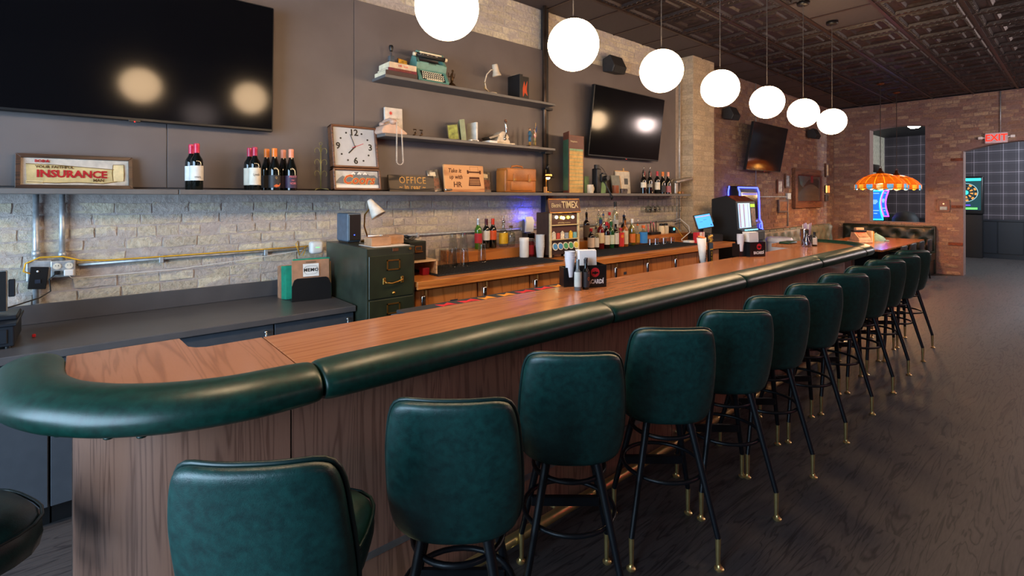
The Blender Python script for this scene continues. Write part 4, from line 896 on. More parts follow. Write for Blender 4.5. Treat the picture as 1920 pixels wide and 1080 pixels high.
# mugs, camera and small clutter
def mug(label, loc, m_, h=.09, r=.038, rz=W, handle=1):
    t = thing('mug', label, 'mug', loc, rz); G().lathe([(0, 0), (r * .9, 0), (r, .008), (r, h), (r - .004, h), (r - .006, .01), (0, .01)], (0, 0, 0), 22).build('cup', m_, t, 'auto')
    if handle: G().tube([(r - .002, 0, h * .8), (r + .022, 0, h * .78), (r + .03, 0, h * .5), (r + .02, 0, h * .25), (r - .002, 0, h * .18)], .005, 8).build('handle', m_, t, True)
mug('cream mug with its handle showing, right of the menu folder', (.25, 4.54, SH), mat('cream_glaze', '#d8cdb8', .25), .10)
mug('brown leather cup on the long shelf beside the grey book', (.22, 5.06, SH), mat('brown_leather_cup', '#8a4c2c', .5), .10, .043, W, 0)
t = thing('film_camera', 'old black camera on a tall leather case with hanging strap', 'camera', (.20, 4.74, SH), W)
lea = mat('black_leather', '#16161a', .45, bump=.3, bs=200)
G().rbox(-.06, .02, -.04, .05, 0, .30, .014, 3).build('case', lea, t, 'auto'); G().cyl((-.02, 0, .30), (-.02, 0, .345), .034, n=16).build('case_lid', lea, t)
G().rbox(.0, .11, -.06, -.02, .14, .235, .01, 2).build('camera_body', blackm, t, 'auto'); G().cyl((.06, -.06, .185), (.06, -.11, .185), .03, n=16).build('lens', blackm, t, 'auto'); G().rbox(.03, .08, -.055, -.025, .233, .25, .004, 1).build('viewfinder', chrome, t)
G().tube([(.01, -.03, .32), (.06, -.03, .30), (.105, -.04, .24), (.11, -.04, .20)], .005, 6, sx=.4).build('neck_strap', lea, t, True)
G().tube([(.03, -.06, .16), (.05, -.09, .09), (.07, -.12, .02), (.09, -.135, -.05), (.10, -.13, -.08), (.12, -.135, -.05), (.08, -.13, .0), (.06, -.09, .06)], .008, 6, sx=.35).build('hanging_strap', lea, t, True)
G().prism([(.02, .0), (.11, .0), (.13, .20), (.05, .21)], -.03, -.015).build('green_flap', mat('sage_canvas', '#6b8a5e', .8), t)
tag(G().rbox(4.565, 4.645, .10, .14, SH, SH + .205, .004, 1, xf((0, 0, 0), (0, 0, 0))).build('green_book', mat('sage_cloth', '#5e7a55', .7)), 'sage green upright book behind the cream mug', 'book')
o = bpy.data.objects['green_book']; o.data.transform(Matrix(((0, 1, 0, 0), (1, 0, 0, 0), (0, 0, 1, 0), (0, 0, 0, 1)))); o.data.flip_normals()
def book(label, y, x, z, wd, h, th, m_, tilt=0., yaw=0., pages=True, cat='book', name='book'):
    t = thing(name, label, cat, (x, y, z), W + yaw); t.rotation_euler = (0, tilt, W + yaw)
    G().rbox(-th / 2, th / 2, -wd / 2, wd / 2, 0, h, .002, 1).build('cover', m_, t)
    if pages: G().box(-th / 2 + .003, th / 2 - .003, -wd / 2 + .004, wd / 2 + .001, .004, h + .001).build('pages', cream, t)
    return t
t = thing('grey_notebook', 'grey cloth notebook leaning with tan page edges on the long shelf', 'book', (.13, 5.20, SH), W); t.rotation_euler = (R(-9), 0, W); G().rbox(-.085, .085, -.016, .004, 0, .235, .003, 1).build('cover', mat('grey_cloth', '#7b807f', .7), t); G().box(.083, .1, -.014, .002, .003, .232).build('pages', mat('tan_pages', '#b08a5c', .8), t)
t = thing('picture_frame', 'white canvas picture on a small wooden easel on the long shelf', 'picture', (.085, 5.40, SH), W); t.rotation_euler = (R(-4), 0, W); G().rbox(-.15, .15, -.012, .01, 0, .29, .003, 1).build('canvas', mat('canvas_white', '#c9c4ba', .8), t); G().rbox(-.15, .14, -.006, .01, .29, .302, .002, 1).build('top_batten', wood('pine', '#a8773f', '#bf9055', '#cfa568', 0, 12.), t); G().rbox(.035, .05, 0, .012, .30, .34, .002, 1).build('easel_top', MATS['pine'], t); G().box(.02, .1, -.0135, -.012, .12, .2).build('dark_print', mat('print_slate', '#4d5257', .7), t)
t = thing('small_radio', 'small clear and chrome trinket box before the grey notebook', 'trinket', (.25, 5.19, SH), W); G().rbox(-.06, .055, -.02, .02, 0, .06, .006, 2).build('case', mat('smoky_case', '#5a5048', .25, .3), t); 
for x in (-.035, .0, .035): G().cyl((x, -.02, .04), (x, -.028, .04), .011, n=12).build('knob', chrome, t)
t = thing('work_lamp', 'brushed metal fluorescent desk lamp angled at the end of the shelf', 'lamp', (.21, 6.42, SH), W); al = mat('brushed_aluminium', '#a79c90', .35, .7)
G().rbox(-.035, .025, -.05, .05, 0, .16, .01, 2).build('column', al, t); G().tube([(-.06, 0, .14), (-.05, .0, .2), (.03, 0, .215)], .008, 8).build('arm', al, t, True)
G().rbox(-.03, .42, -.07, .05, -.02, .02, .014, 2, xf((0, 0, .17), (0, R(-9), 0))).build('lamp_head', al, t, 'auto'); G().box(.0, .39, -.05, .03, -.022, -.018, xf((0, 0, .17), (0, R(-9), 0))).build('tube_cover', mat('tube_cover', '#c8b8a0', .3), t)
for y, m_, lab in ((6.52, mat('amber_wood', '#b07a24', .4), 'small amber wooden block at the shelf end'), (6.61, mat('dark_amber', '#7a4a18', .4), 'small dark brown block at the shelf end')):
    tag(G().rbox(.18, .25, y - .03, y + .03, SH, SH + .035, .006, 2).build('wooden_block', m_), lab, 'block')

# ================================================================ UPPER SHELF
Z1 = 2.675
def flatbook(label, y, z, wl_, dp, th, m_, rz=0., x=.17, pages=cream, letters=None, lc=None):
    t = thing('book', label, 'book', (x, y, z), W + rz, 'books stacked on the top shelf')
    G().rbox(-wl_ / 2, wl_ / 2, -dp / 2, dp / 2, 0, th, .002, 1).build('cover', m_, t); G().box(-wl_ / 2 - .001, wl_ / 2 - .006, -dp / 2 + .008, dp / 2 + .001, .004, th - .004).build('page_block', pages, t)
    if letters: text(letters, th * .55, lc, t, (0, -dp / 2 - .0012, th / 2), .0003)
    return th
z = Z1; z += flatbook('bottom book of the stack, dark with cream pages', 2.055, z, .30, .21, .045, mat('book_umber', '#3d2b2b', .5)); z += flatbook('maroon book with gold title in the stack under the stamp', 2.065, z, .27, .20, .026, mat('book_maroon', '#6e1f33', .5), letters='TO THE MOUNTAIN TOP', lc=goldm); 
z += flatbook('cream paperback on top of the stack beside the typewriter', 2.07, z, .26, .19, .05, mat('book_cream', '#cbb59a', .6), letters='HR  lost', lc=redm); ZB = z
t = thing('hand_stamp', 'clear and black hand press stamp standing on the stacked books', 'stamp', (.19, 1.995, ZB), W)
G().rbox(-.035, .035, -.03, .03, 0, .012, .003, 1).build('base', blackm, t); G().rbox(-.022, .022, -.02, .02, .012, .07, .004, 1).build('frame', mat('steel_blue', '#7f8a93', .2, .7), t); G().cyl((0, 0, .07), (0, 0, .12), .007, n=10).build('plunger', chrome, t); G().lathe([(0, .165), (.016, .16), (.02, .145), (.014, .12), (.01, .105), (0, .105)], (0, 0, 0), 16).build('knob', blackm, t, True)
t = thing('small_picture', 'tiny yellow-green picture leaning on the book stack', 'picture', (.17, 2.115, ZB), W); t.rotation_euler = (R(-16), R(8), W); G().rbox(-.048, .048, -.004, .004, 0, .075, .002, 1).build('frame', framewood, t); G().box(-.042, .042, -.0055, -.004, .006, .068).build('print', mat('print_yellow', '#b58a2c', .7, var=.35, vs=30), t)
# typewriter
teal = mat('teal_enamel', '#5b8a80', .4, var=.06); t = thing('typewriter', 'teal vintage typewriter with cream keys on the top shelf', 'typewriter', (.155, 2.375, Z1), W)
t.rotation_euler = (R(33), 0, W); t.scale = (.95, .86, .86); t.location = (.165, 2.375, Z1 + .07)
side = [(-.145, .012), (-.145, .03), (-.03, .085), (-.01, .15), (.06, .175), (.13, .165), (.135, .012)]
G().prism(side, -.165, -.13, 'x').build('side_panel', teal, t, bevel=.006); G().prism(side, .13, .165, 'x').build('side_panel', teal, t, bevel=.006)
G().prism([(-.03, .05), (-.028, .088), (-.008, .155), (.0, .16), (.0, .05)], -.135, .135, 'x').build('front_cowl', teal, t, bevel=.004); G().box(-.135, .135, .0, .13, .02, .14).build('inner_body', blackm, t)
G().prism([(-.145, .0), (-.145, .02), (.13, .02), (.13, .0)], -.165, .165, 'x').build('base', teal, t); G().prism([(-.138, .021), (-.035, .072), (-.035, .03), (-.138, .018)], -.13, .13, 'x').build('key_well', blackm, t)
for r_ in range(4):
    for k in range(11 if r_ < 3 else 10):
        x = -.115 + k * .022 + r_ * .004; y = -.128 + r_ * .024; zz = .03 + r_ * .0125
        G().lathe([(0, .012), (.0075, .011), (.0082, .007), (.0045, .004), (.004, -.004)], (x, y, zz), 8).build('key', cream, t, True)
G().rbox(-.085, .09, -.144, -.132, .022, .032, .003, 1).build('space_bar', cream, t)
G().cyl((-.155, .07, .20), (.155, .07, .20), .024, n=16).build('platen', mat('platen_black', '#1a1a1a', .6), t, True)
for s in (-1, 1): G().cyl((s * .158, .07, .20), (s * .185, .07, .20), .019, n=14).build('platen_knob', cream, t, True)
G().rbox(-.15, .15, .085, .115, .165, .235, .008, 2).build('carriage_back', teal, t); G().box(-.12, .12, .045, .05, .20, .245, xf((0, 0, 0), (R(-8), 0, 0))).build('paper', cream, t); G().tube([(-.13, .038, .222), (.13, .038, .222)], .005, 6).build('paper_bail', chrome, t, True)
G().tube([(-.16, .06, .21), (-.165, .02, .19), (-.165, -.01, .15)], .004, 6).build('return_lever', blackm, t, True)
g = G()
for k in range(7): g.box(-.036 + k * .012 - .002, -.036 + k * .012 + .002, -.012, .03, .12, .16)
g.build('type_bars', blackm, t)
t = thing('bronze_statuette', 'small bronze statuette beside the typewriter', 'statuette', (.20, 2.61, Z1), W); bz = mat('bronze', '#4f3a24', .4, .7)
G().lathe([(0, 0), (.042, 0), (.044, .015), (.035, .035), (.012, .05), (.008, .06), (0, .06)], (0, 0, 0), 18).build('base', bz, t, True); G().tube([(0, 0, .05), (.005, 0, .09), (.0, 0, .12), (.01, 0, .15)], [.01, .016, .012, .006], 10).build('figure', bz, t, True)
for s in (-1, 1): G().tube([(0, 0, .115), (s * .03, 0, .10), (s * .035, 0, .14)], [.007, .005, .003], 6).build('arm', bz, t, True)
G().sph((.012, 0, .163), .012, 10, 8).build('head', bz, t, True)
iv = mat('ivory_enamel', '#c9bba6', .35); t = thing('reading_lamp', 'ivory gooseneck reading lamp curving over the top shelf', 'lamp', (.19, 3.10, Z1), W)
G().lathe([(0, 0), (.055, 0), (.055, .018), (.05, .024), (0, .026)], (0, 0, 0), 22).build('base', iv, t, 'auto'); G().tube([(-.03, 0, .02), (-.075, 0, .06), (-.09, 0, .12), (-.065, 0, .2), (-.01, 0, .255), (.02, 0, .26)], .006, 8).build('gooseneck', iv, t, True)
G().tube([(-.03, 0, .03), (-.09, .005, .06), (-.08, .005, .1), (-.095, .0, .12)], .008, 6).build('coil', mat('brass_coil', '#8c7448', .4, .6), t, True); G().lathe([(0, .06), (.026, .058), (.03, .05), (.034, -.02), (.045, -.05), (.047, -.062), (.043, -.06), (.03, -.015), (0, .03)], (0, 0, 0), 20, xf((.05, 0, .262), (0, R(-14), 0))).build('shade', iv, t, True)
ng = mat('near_black_cloth', '#121214', .5); book('black hardback book with white spine lettering on the top shelf', 3.43, .17, Z1, .19, .255, .045, ng)
t = book('black book with orange flower cover, rightmost on the top shelf', 3.525, .20, Z1, .04, .25, .11, ng, pages=False); G().prism([(-.04, .1), (-.015, .2), (.0, .14), (.03, .21), (.02, .11), (.035, .05), (-.005, .08), (-.03, .03)], -.0212, -.0203, 'y').build('flower_print', mat('print_flame', '#c2491d', .6), t)

# ================================================================ LOWER SHELF
Z2 = 2.185; tp = mat('telephone_pink', '#c9a792', .4, var=.03); t = thing('telephone', 'old pale pink telephone at the left end of the lower shelf', 'telephone', (.19, 1.985, Z2), W)
G().prism([(-.11, 0), (.115, 0), (.125, .015), (.02, .085), (-.035, .095), (-.10, .06), (-.118, .02)], -.085, .085, 'y').build('body', tp, t, bevel=.008)
G().tube([(-.02, -.10, .105), (-.02, -.05, .125), (-.02, .05, .125), (-.02, .10, .105)], [.02, .014, .014, .02], 12).build('handset', tp, t, True)
for s in (-1, 1): G().sph((-.02, s * .10, .10), .032, 14, 8, (1, 1, .75)).build('earpiece', tp, t, True)
G().lathe([(0, 0), (.05, 0), (.05, .006), (0, .01)], (0, 0, 0), 20, xf((.065, 0, .062), (0, R(38), 0))).build('dial', iv, t, True)
cp = []
for i in range(560):
    q = i / 559; a_ = i * .95
    if q < .48: c_ = (-.005, -.12 - .01, .10 - .33 * q / .48)
    elif q < .56: k_ = (q - .48) / .08 * PI; c_ = (.025 - .03 * math.cos(k_), -.13, -.23 - .03 * math.sin(k_))
    else: c_ = (.055 - .015 * (q - .56) / .44, -.13, -.23 + .27 * (q - .56) / .44)
    cp.append((c_[0] + .0055 * math.cos(a_), c_[1] + .0055 * math.sin(a_), c_[2]))
G().tube(cp, .0021, 4).build('coiled_cord', mat('cord_cream', '#d9cdbd', .5), t, True)
t = thing('paperback_book', 'white paperback with a red star standing behind the telephone', 'book', (.09, 2.07, Z2), W); t.rotation_euler = (R(-3), 0, W); G().rbox(-.085, .085, -.015, .01, 0, .255, .002, 1).build('cover', mat('paperback_white', '#cfc6bb', .6), t); G().prism([((.022 if k % 2 else .009) * math.cos(k * PI / 8) - .03, .205 + (.022 if k % 2 else .009) * math.sin(k * PI / 8)) for k in range(16)], -.0165, -.015).build('red_star', mat('star_red', '#c33a2c', .6), t)
for z_, s_ in ((.16, 'the reader'), (.13, 'guide to'), (.10, 'nothing')): text(s_, .026, mat('print_taupe', '#9a8873', .6), t, (.0, -.0158, z_), .0002, .2)
for y, lab in ((2.22, 'small brass hand stamp, left one by the telephone'), (2.285, 'small brass hand stamp, right one by the telephone')):
    t = thing('hand_stamp', lab, 'stamp', (.20, y, Z2), W, 'brass hand stamps on the lower shelf'); G().rbox(-.03, .03, -.018, .018, 0, .012, .004, 1).build('base', bz, t); G().tube([(-.015, 0, .012), (.01, 0, .03), (.0, 0, .045)], .008, 8).build('body', bz, t, True); G().cyl((0, 0, .045), (0, 0, .062), .006, n=8).build('plunger', chrome, t); G().cyl((0, 0, .062), (0, 0, .07), .016, n=14).build('knob', bz, t, True)
t = thing('small_picture', 'narrow green and yellow picture leaning on the lower shelf', 'picture', (.19, 2.645, Z2), W); t.rotation_euler = (R(-4), R(-7), W + R(-35)); G().rbox(-.055, .055, -.005, .005, 0, .16, .002, 1).build('frame', mat('frame_olive', '#4a3c22', .5), t); G().box(-.045, .045, -.0065, -.005, .012, .15).build('print', mat('print_map', '#8d8a3c', .7, var=.3, vs=22), t)
book('sage green book leaning beside the small picture on the lower shelf', 2.765, .17, Z2, .16, .205, .05, mat('book_sage', '#8f916a', .6), tilt=R(-6), yaw=R(-30)); book('slim white book at the right of the sage book', 2.865, .18, Z2, .15, .19, .022, mat('book_white', '#d0cdc6', .6))
t = thing('white_gadget', 'small white flat gadget lying in front of the lower shelf books', 'gadget', (.25, 2.83, Z2), W); G().rbox(-.05, .05, -.02, .02, 0, .018, .005, 2).build('case', white, t); G().box(-.03, .03, -.0212, -.0195, .005, .012).build('window', blackm, t)
t = thing('paper_cutter', 'cream rotary tape dispenser with dark crank handle on the lower shelf', 'office machine', (.17, 3.20, Z2), W)
G().rbox(-.17, .17, -.07, .07, 0, .022, .006, 2).build('base', iv, t); G().prism([(-.06, .022), (.12, .022), (.10, .09), (.06, .13), (.02, .14), (-.03, .11)], -.05, .05).build('housing', iv, t, bevel=.008); G().prism([(-.17, .06), (-.05, .10), (-.03, .085), (-.15, .045)], -.06, .06).build('feed_tray', mat('steel_dark', '#5c5a58', .3, .7), t)
G().tube([(.04, -.055, .065), (.045, -.075, .13), (.03, -.08, .20), (.02, -.08, .235)], .008, 8).build('crank', chrome, t, True); G().cyl((.015, -.095, .238), (.05, -.06, .238), .014, n=12).build('grip', framewood, t, True); G().cyl((.04, -.05, .06), (.04, -.062, .06), .016, n=14).build('hub', chrome, t, True); G().tube([(.085, -.052, .06), (.1, -.054, .075), (.1, -.054, .05)], .003, 5).build('latch', blackm, t)
tag(G().rbox(.16, .28, 3.0, 3.10, Z2 + .0, Z2 + .025, .003, 1).build('paper_pad', white), 'small white pad of paper left of the crank machine', 'notepad')
t = thing('flag_figurine', 'small figurine of two standing figures with a flag on a dark base', 'figurine', (.20, 3.645, Z2), W); G().rbox(-.068, .068, -.035, .035, 0, .02, .004, 1).build('base', mat('base_maroon', '#3a2222', .4), t)
sk = mat('figure_skin', '#c69a6c', .5)
def mini(x, top, bot, leg):
    G().tube([(x - .008, 0, .02), (x - .007, 0, .07), (x - .005, 0, .085)], [.006, .007, .008], 8).build('leg', leg, t, True); G().tube([(x + .008, 0, .02), (x + .007, 0, .07), (x + .005, 0, .085)], [.006, .007, .008], 8).build('leg', leg, t, True)
    G().tube([(x, 0, .06), (x, 0, .10), (x, 0, .125)], [.017, .016, .012], 10).build('skirt', bot, t, True); b_ = G().tube([(x, 0, .12), (x, 0, .145), (x, 0, .168), (x, 0, .176)], [.012, .016, .015, .006], 10).build('jacket', top, t, True)
    for s in (-1, 1): G().tube([(x + s * .015, 0, .165), (x + s * .024, -.004, .14), (x + s * .018, -.012, .118)], [.006, .005, .004], 6).build('arm', top, b_, True)
    G().sph((x, 0, .19), .0115, 12, 8, (1, 1, 1.15)).build('head', sk, t, True); G().sph((x, .003, .196), .012, 12, 6, (1, 1, .8)).build('hair', mat('hair_auburn', '#8a4a22', .6), t, True)
mini(-.035, mat('suit_blue', '#285a78', .5), MATS['suit_blue'], mat('boots_gold', '#b0863c', .5)); mini(.035, mat('suit_khaki', '#8a7a4c', .5), MATS['suit_khaki'], MATS['suit_khaki'])
G().cyl((.05, 0, .02), (.05, 0, .27), .0022, n=6).build('flag_pole', goldm, t)
for k in range(7): G().prism([(.049 - .007 * k, .235 - .018 * k), (.049 - .007 * k + .006, .24 - .018 * k), (.044 - .003 * k, .10 - .0 * k), (.036 - .004 * k, .10 + .002 * k)], -.012 - .001 * k, -.010 - .001 * k).build('flag_stripe', mat('flag_red', '#b02a34', .7) if k % 2 == 0 else white, t)
G().prism([(.05, .245), (.03, .20), (.035, .16), (.052, .18)], -.022, -.019).build('flag_canton', mat('flag_blue', '#27406e', .7), t)

# ================================================================ BACK BAR
CZ = 1.04
ct = thing('back_bar_counter', 'orange oak back bar counter top against the brick wall', 'counter', (0, 0, CZ))
G().rbox(.018, .95, 1.815, 6.75, -.045, 0, .004, 1).build('slab', oakh, ct); G().rbox(.018, .30, 2.60, 6.75, 0, .10, .004, 1).build('raised_ledge', oakh, ct); G().rbox(.93, .952, 1.815, 6.75, -.06, -.044, .003, 1).build('edge_strip', oakh, ct)
navy = mat('navy_sticker', '#1e2433', .6)
for k in range(8):
    y0 = 1.83 + k * .572; y1 = y0 + .566
    t = thing('back_bar_cabinet', 'oak back bar cabinet unit with chrome latch, %s from the filing cabinet' % ['first', 'second', 'third', 'fourth', 'fifth', 'sixth', 'seventh', 'eighth'][k], 'cabinet', (.06, y0, 0), 0, 'oak back bar cabinets')
    G().box(0, .80, 0, .566, .08, .994).build('body', oak, t); G().box(0, .76, 0, .566, 0, .08).build('plinth', blackm, t)
    d_ = G().rbox(.80, .835, .10, .56, .12, .965, .004, 1).build('door', oak, t); G().rbox(.80, .842, .085, .097, .12, .965, .002, 1).build('finger_pull', oakh, d_); G().rbox(.80, .828, .003, .082, .12, .965, .003, 1).build('stile', oak, t)
    G().rbox(.828, .85, .045, .079, .79, .925, .009, 2).build('latch', chrome, d_, True)
    if k in (0, 3, 4): G().rbox(.8352, .8365, .30 if k == 0 else .2, .37 if k == 0 else .25, .83, .86, .0003, 1).build('sticker', navy, d_)
rub = mat('black_rubber', '#1b1b1d', .75, bump=.6, bs=300)
for y0, y1, lab in ((2.06, 3.46, 'black ribbed rubber mat on the left of the back counter'), (3.98, 6.05, 'black ribbed rubber mat under the liquor bottles')):
    t = thing('rubber_mat', lab, 'bar mat', (0, y0, CZ)); G().rbox(.34, .84, 0, y1 - y0, 0, .008, .002, 1).build('mat', rub, t)
    n = int((y1 - y0) / .035); g = G()
    for i in range(n): g.box(.36, .82, .012 + i * .035, .022 + i * .035, .008, .0125)
    g.build('ribs', rub, t)
MZ = CZ + .0125
# glasses
def tumbler(label, loc, h=.15, r0=.042, r1=.032, group=None, up=False, m_=clear):
    t = thing('drinking_glass', label, 'glass', loc, 0, group)
    pr_ = [(r1 - .003, h), (r1, h), (r0, 0), (r0 - .003, 0), (r1 - .004, h - .008), (0, h - .008)] if not up else [(0, .008), (r1 - .004, .008), (r0 - .003, h), (r0, h), (r1, 0), (0, 0)]
    if not up: pr_ = [(0, h)] + pr_
    G().lathe(pr_, (0, 0, 0), 20).build('glass', m_, t, 'auto'); G().lathe([(r0 + .0005, 0), (r0 + .001, .003), (r0 - .002, .003)] if not up else [(r0 + .0005, h), (r0 + .001, h - .003), (r0 - .002, h - .003)], (0, 0, 0), 20).build('rim', glass('rim_glass', '#e8eef2', 1.2), t, True)
    return t
gp = 'upturned pint glasses on the back counter'
for (x, y), lab in zip([(.53, 2.40), (.42, 2.37), (.55, 2.51), (.42, 2.52), (.40, 2.27)], ['frontmost upturned pint glass of the cluster by the filing cabinet', 'upturned pint glass at the back left of the cluster', 'upturned pint glass at the right of the cluster', 'upturned pint glass at the back right of the cluster', 'upturned glass nearest the green index drawer']):
    tumbler(lab, (x, y, MZ), group=gp)
for (x, y), lab in zip([(.15, 2.66), (.15, 2.78)], ['tall glass at the left end of the raised ledge', 'second tall glass on the raised ledge']): tumbler(lab, (x, y, CZ + .10), .17, group=gp)
tumbler('single upturned pint glass alone below the wine bottles', (.42, 2.80, MZ), .165, group=gp)
gr = 'row of rocks glasses beside the liquor bottles'
for k in range(6): tumbler('upturned rocks glass, %s in the row right of the liquor bottles' % ['first', 'second', 'third', 'fourth', 'fifth', 'sixth'][k], (.50 + .02 * (k % 2), 5.40 + k * .092, MZ), .075, .041, .036, gr)
# index drawer, tray
t = thing('index_drawer', 'dark green metal index card drawer beside the filing cabinet', 'index box', (.63, 1.945, CZ + .125)); G().rbox(-.2, .1, -.075, .075, 0, .145, .004, 1).build('case', fg, t); d_ = G().rbox(.098, .106, -.068, .068, .008, .137, .003, 1).build('drawer', mat('near_black_green', '#141c15', .4), t)
G().rbox(.106, .111, -.03, .03, .075, .11, .001, 1).build('label_frame', goldm, d_); G().box(.1105, .112, -.024, .024, .081, .104).build('label_card', ink, d_); G().rbox(.106, .12, -.035, .035, .062, .07, .002, 1).build('pull', goldm, d_)
t = thing('wooden_tray', 'open pale wooden box holding up the index drawer', 'wooden box', (.63, 1.975, CZ)); pale = wood('pale_pine', '#a8825c', '#c2a07a', '#d0b28e', 1, 12., .5)
G().box(-.21, .14, -.12, -.108, 0, .12).build('side', pale, t); G().box(-.21, .14, .108, .12, 0, .12).build('side', pale, t); G().box(-.21, .14, -.12, .12, .112, .124).build('top', pale, t); G().box(-.21, -.2, -.108, .108, 0, .112).build('back', pale, t)
tag(G().rbox(.66, .72, 1.995, 2.055, CZ, CZ + .06, .006, 2).build('red_box', mat('ruby_red', '#8e1526', .3)), 'small dark red box inside the wooden tray', 'box')
t = thing('cable_bundle', 'tangle of black and grey cable on top of the index drawer', 'cable', (.55, 1.94, CZ + .27)); G().tube([(.05 * math.cos(i * .8), .07 * math.sin(i * .55), .012 + .012 * math.sin(i)) for i in range(24)], .007, 6).build('cable', mat('grey_cable', '#4a4742', .6), t, True); G().tube([(-.03 + .05 * math.cos(i * .9 + 1), .06 * math.sin(i * .6), .02 + .012 * math.sin(i * 1.3)) for i in range(18)], .005, 6).build('cable', blackm, t, True)
# wall conduit on the right part
t = thing('wall_conduit', 'long steel conduit along the brick above the back counter', 'conduit', (.02, 1.95, 1.30)); G().tube([(0, 0, .0), (0, 1.5, .0), (0, 4.9, .0)], .011, 10).build('pipe', galv, t, True)
for y in (.4, 1.7, 3.4): G().rbox(-.014, .014, y - .012, y + .012, -.02, .02, .003, 1).build('strap', galv, t)
t = thing('vertical_conduits', 'pair of steel conduits rising beside the pillar', 'conduit', (.04, 6.86, 1.16)); G().cyl((0, 0, 0), (0, 0, 2.6), .011, n=10).build('pipe', galv, t, True); G().cyl((0, -.07, 0), (0, -.07, .5), .009, n=10).build('pipe', galv, t, True); G().rbox(-.03, .02, -.03, .03, -.1, 0, .004, 1).build('outlet', galv, t)
for y, lab in ((4.04, 'thin steel conduit under the shelf left of the amber display sign'), (4.36, 'thin steel conduit under the shelf above the liquor bottles')):
    tag(G().cyl((.03, y, 1.31), (.03, y, 1.668), .008, n=10).build('conduit', galv, None, True), lab, 'conduit')
# bottles on the ledge
LZ = CZ + .10; grn_g = mat('green_wine_glass', '#3c6b1c', .1, coat=.3); pale_g = glass('pale_bottle_glass', '#e8efe8', .5)
GB = 'wine and spirits on the raised ledge'; org_l = pl('label_orange', '#d5531f'); yel_l = pl('label_yellow', '#d8a818'); red_l = pl('label_red', '#b3242c')
bottle('wine_bottle', 'green glass wine bottle with red label and silver cap', (.17, 2.945, LZ), grn_g, red_l, mat('capsule_silver', '#c9cdd0', .3, .5), h=.30, group=GB)
bottle('wine_bottle', 'dark wine bottle with cream label between green and orange-labelled bottles', (.17, 3.045, LZ), dkg, MATS['label_cream'], mat('capsule_wine', '#4a1520', .35), h=.295, group=GB, l0=.28, l1=.6)
bottle('wine_bottle', 'dark wine bottle with orange label and orange-red cap', (.17, 3.128, LZ), dkg, org_l, mat('capsule_vermilion', '#c8381c', .35), h=.295, group=GB, l0=.28, l1=.6)
bottle('spirit_bottle', 'clear spirit bottle with yellow label and chrome pourer', (.17, 3.268, LZ), pale_g, yel_l, None, h=.25, r=.047, prof='squat', pour=chrome, group=GB, l0=.14, l1=.58)
t = bottle('spirit_bottle', 'squat clear spirit bottle with wooden stopper', (.17, 3.37, LZ), pale_g, pl('label_smoke', '#6d6a66'), wood('cork', '#5a3a22', '#6d4a2c', '#805a38', 2, 20.), h=.215, r=.044, prof='squat', group=GB, l0=.25, l1=.45, cap0=.9)
# insect light trap glowing blue
t = thing('insect_light', 'white curved wall light glowing blue on the brick', 'insect lamp', (.03, 3.70, 1.19), W)
G().prism([(-.07, .08), (-.085, .2), (-.06, .25), (-.045, .25), (-.06, .2), (-.05, .08)], -.055, .055, 'x').build('cover', white, t, 'auto'); G().rbox(-.05, .05, -.04, .0, .0, .22, .006, 1).build('back_box', mat('trap_grey', '#55565c', .5), t); G().tube([(-.04, -.05, .235), (.04, -.05, .235)], .009, 8).build('tube', glow('uv_tube', '#2030ff', 420), t, True); G().rbox(-.055, .055, -.1, .0, .0, .07, .01, 2).build('tray', glass('smoky_tray', '#555a60', .6), t)
# tub, jar, cups
t = thing('plastic_tub', 'white plastic tub with lid on the back counter', 'tub', (.42, 3.33, MZ)); G().lathe([(0, 0), (.044, 0), (.047, .01), (.047, .17), (0, .17)], (0, 0, 0), 22).build('tub', white, t, 'auto'); G().lathe([(.05, .16), (.05, .19), (.046, .195), (0, .195), ], (0, 0, 0), 22).build('lid', white, t, 'auto')
t = thing('cherry_jar', 'glass jar with red label between white tub and plastic cups', 'jar', (.40, 3.435, MZ)); G().lathe([(0, 0), (.036, 0), (.038, .01), (.038, .14), (.03, .155), (.03, .16), (0, .16)], (0, 0, 0), 20).build('jar', mat('jar_maroon', '#5d1a1c', .15), t, 'auto'); G().lathe([(.0388, .02), (.0388, .115)], (0, 0, 0), 20).build('label', red_l, t, True); G().lathe([(.033, .155), (.033, .178), (0, .18)], (0, 0, 0), 20).build('lid', mat('lid_grey', '#8f8a86', .3, .6), t, 'auto')
t = thing('cup_stack', 'stack of translucent plastic cups beside the amber display case', 'cups', (.53, 3.445, MZ)); cupm = mat('frosted_plastic', '#c6cacd', .3, var=.02)
for k in range(7): G().lathe([(.034, .0), (.0445, .105), (.047, .105), (.047, .11), (.043, .11), (.032, .004), (0, .004)], (0, 0, .0 + k * .019), 22).build('cup', cupm, t, 'auto')
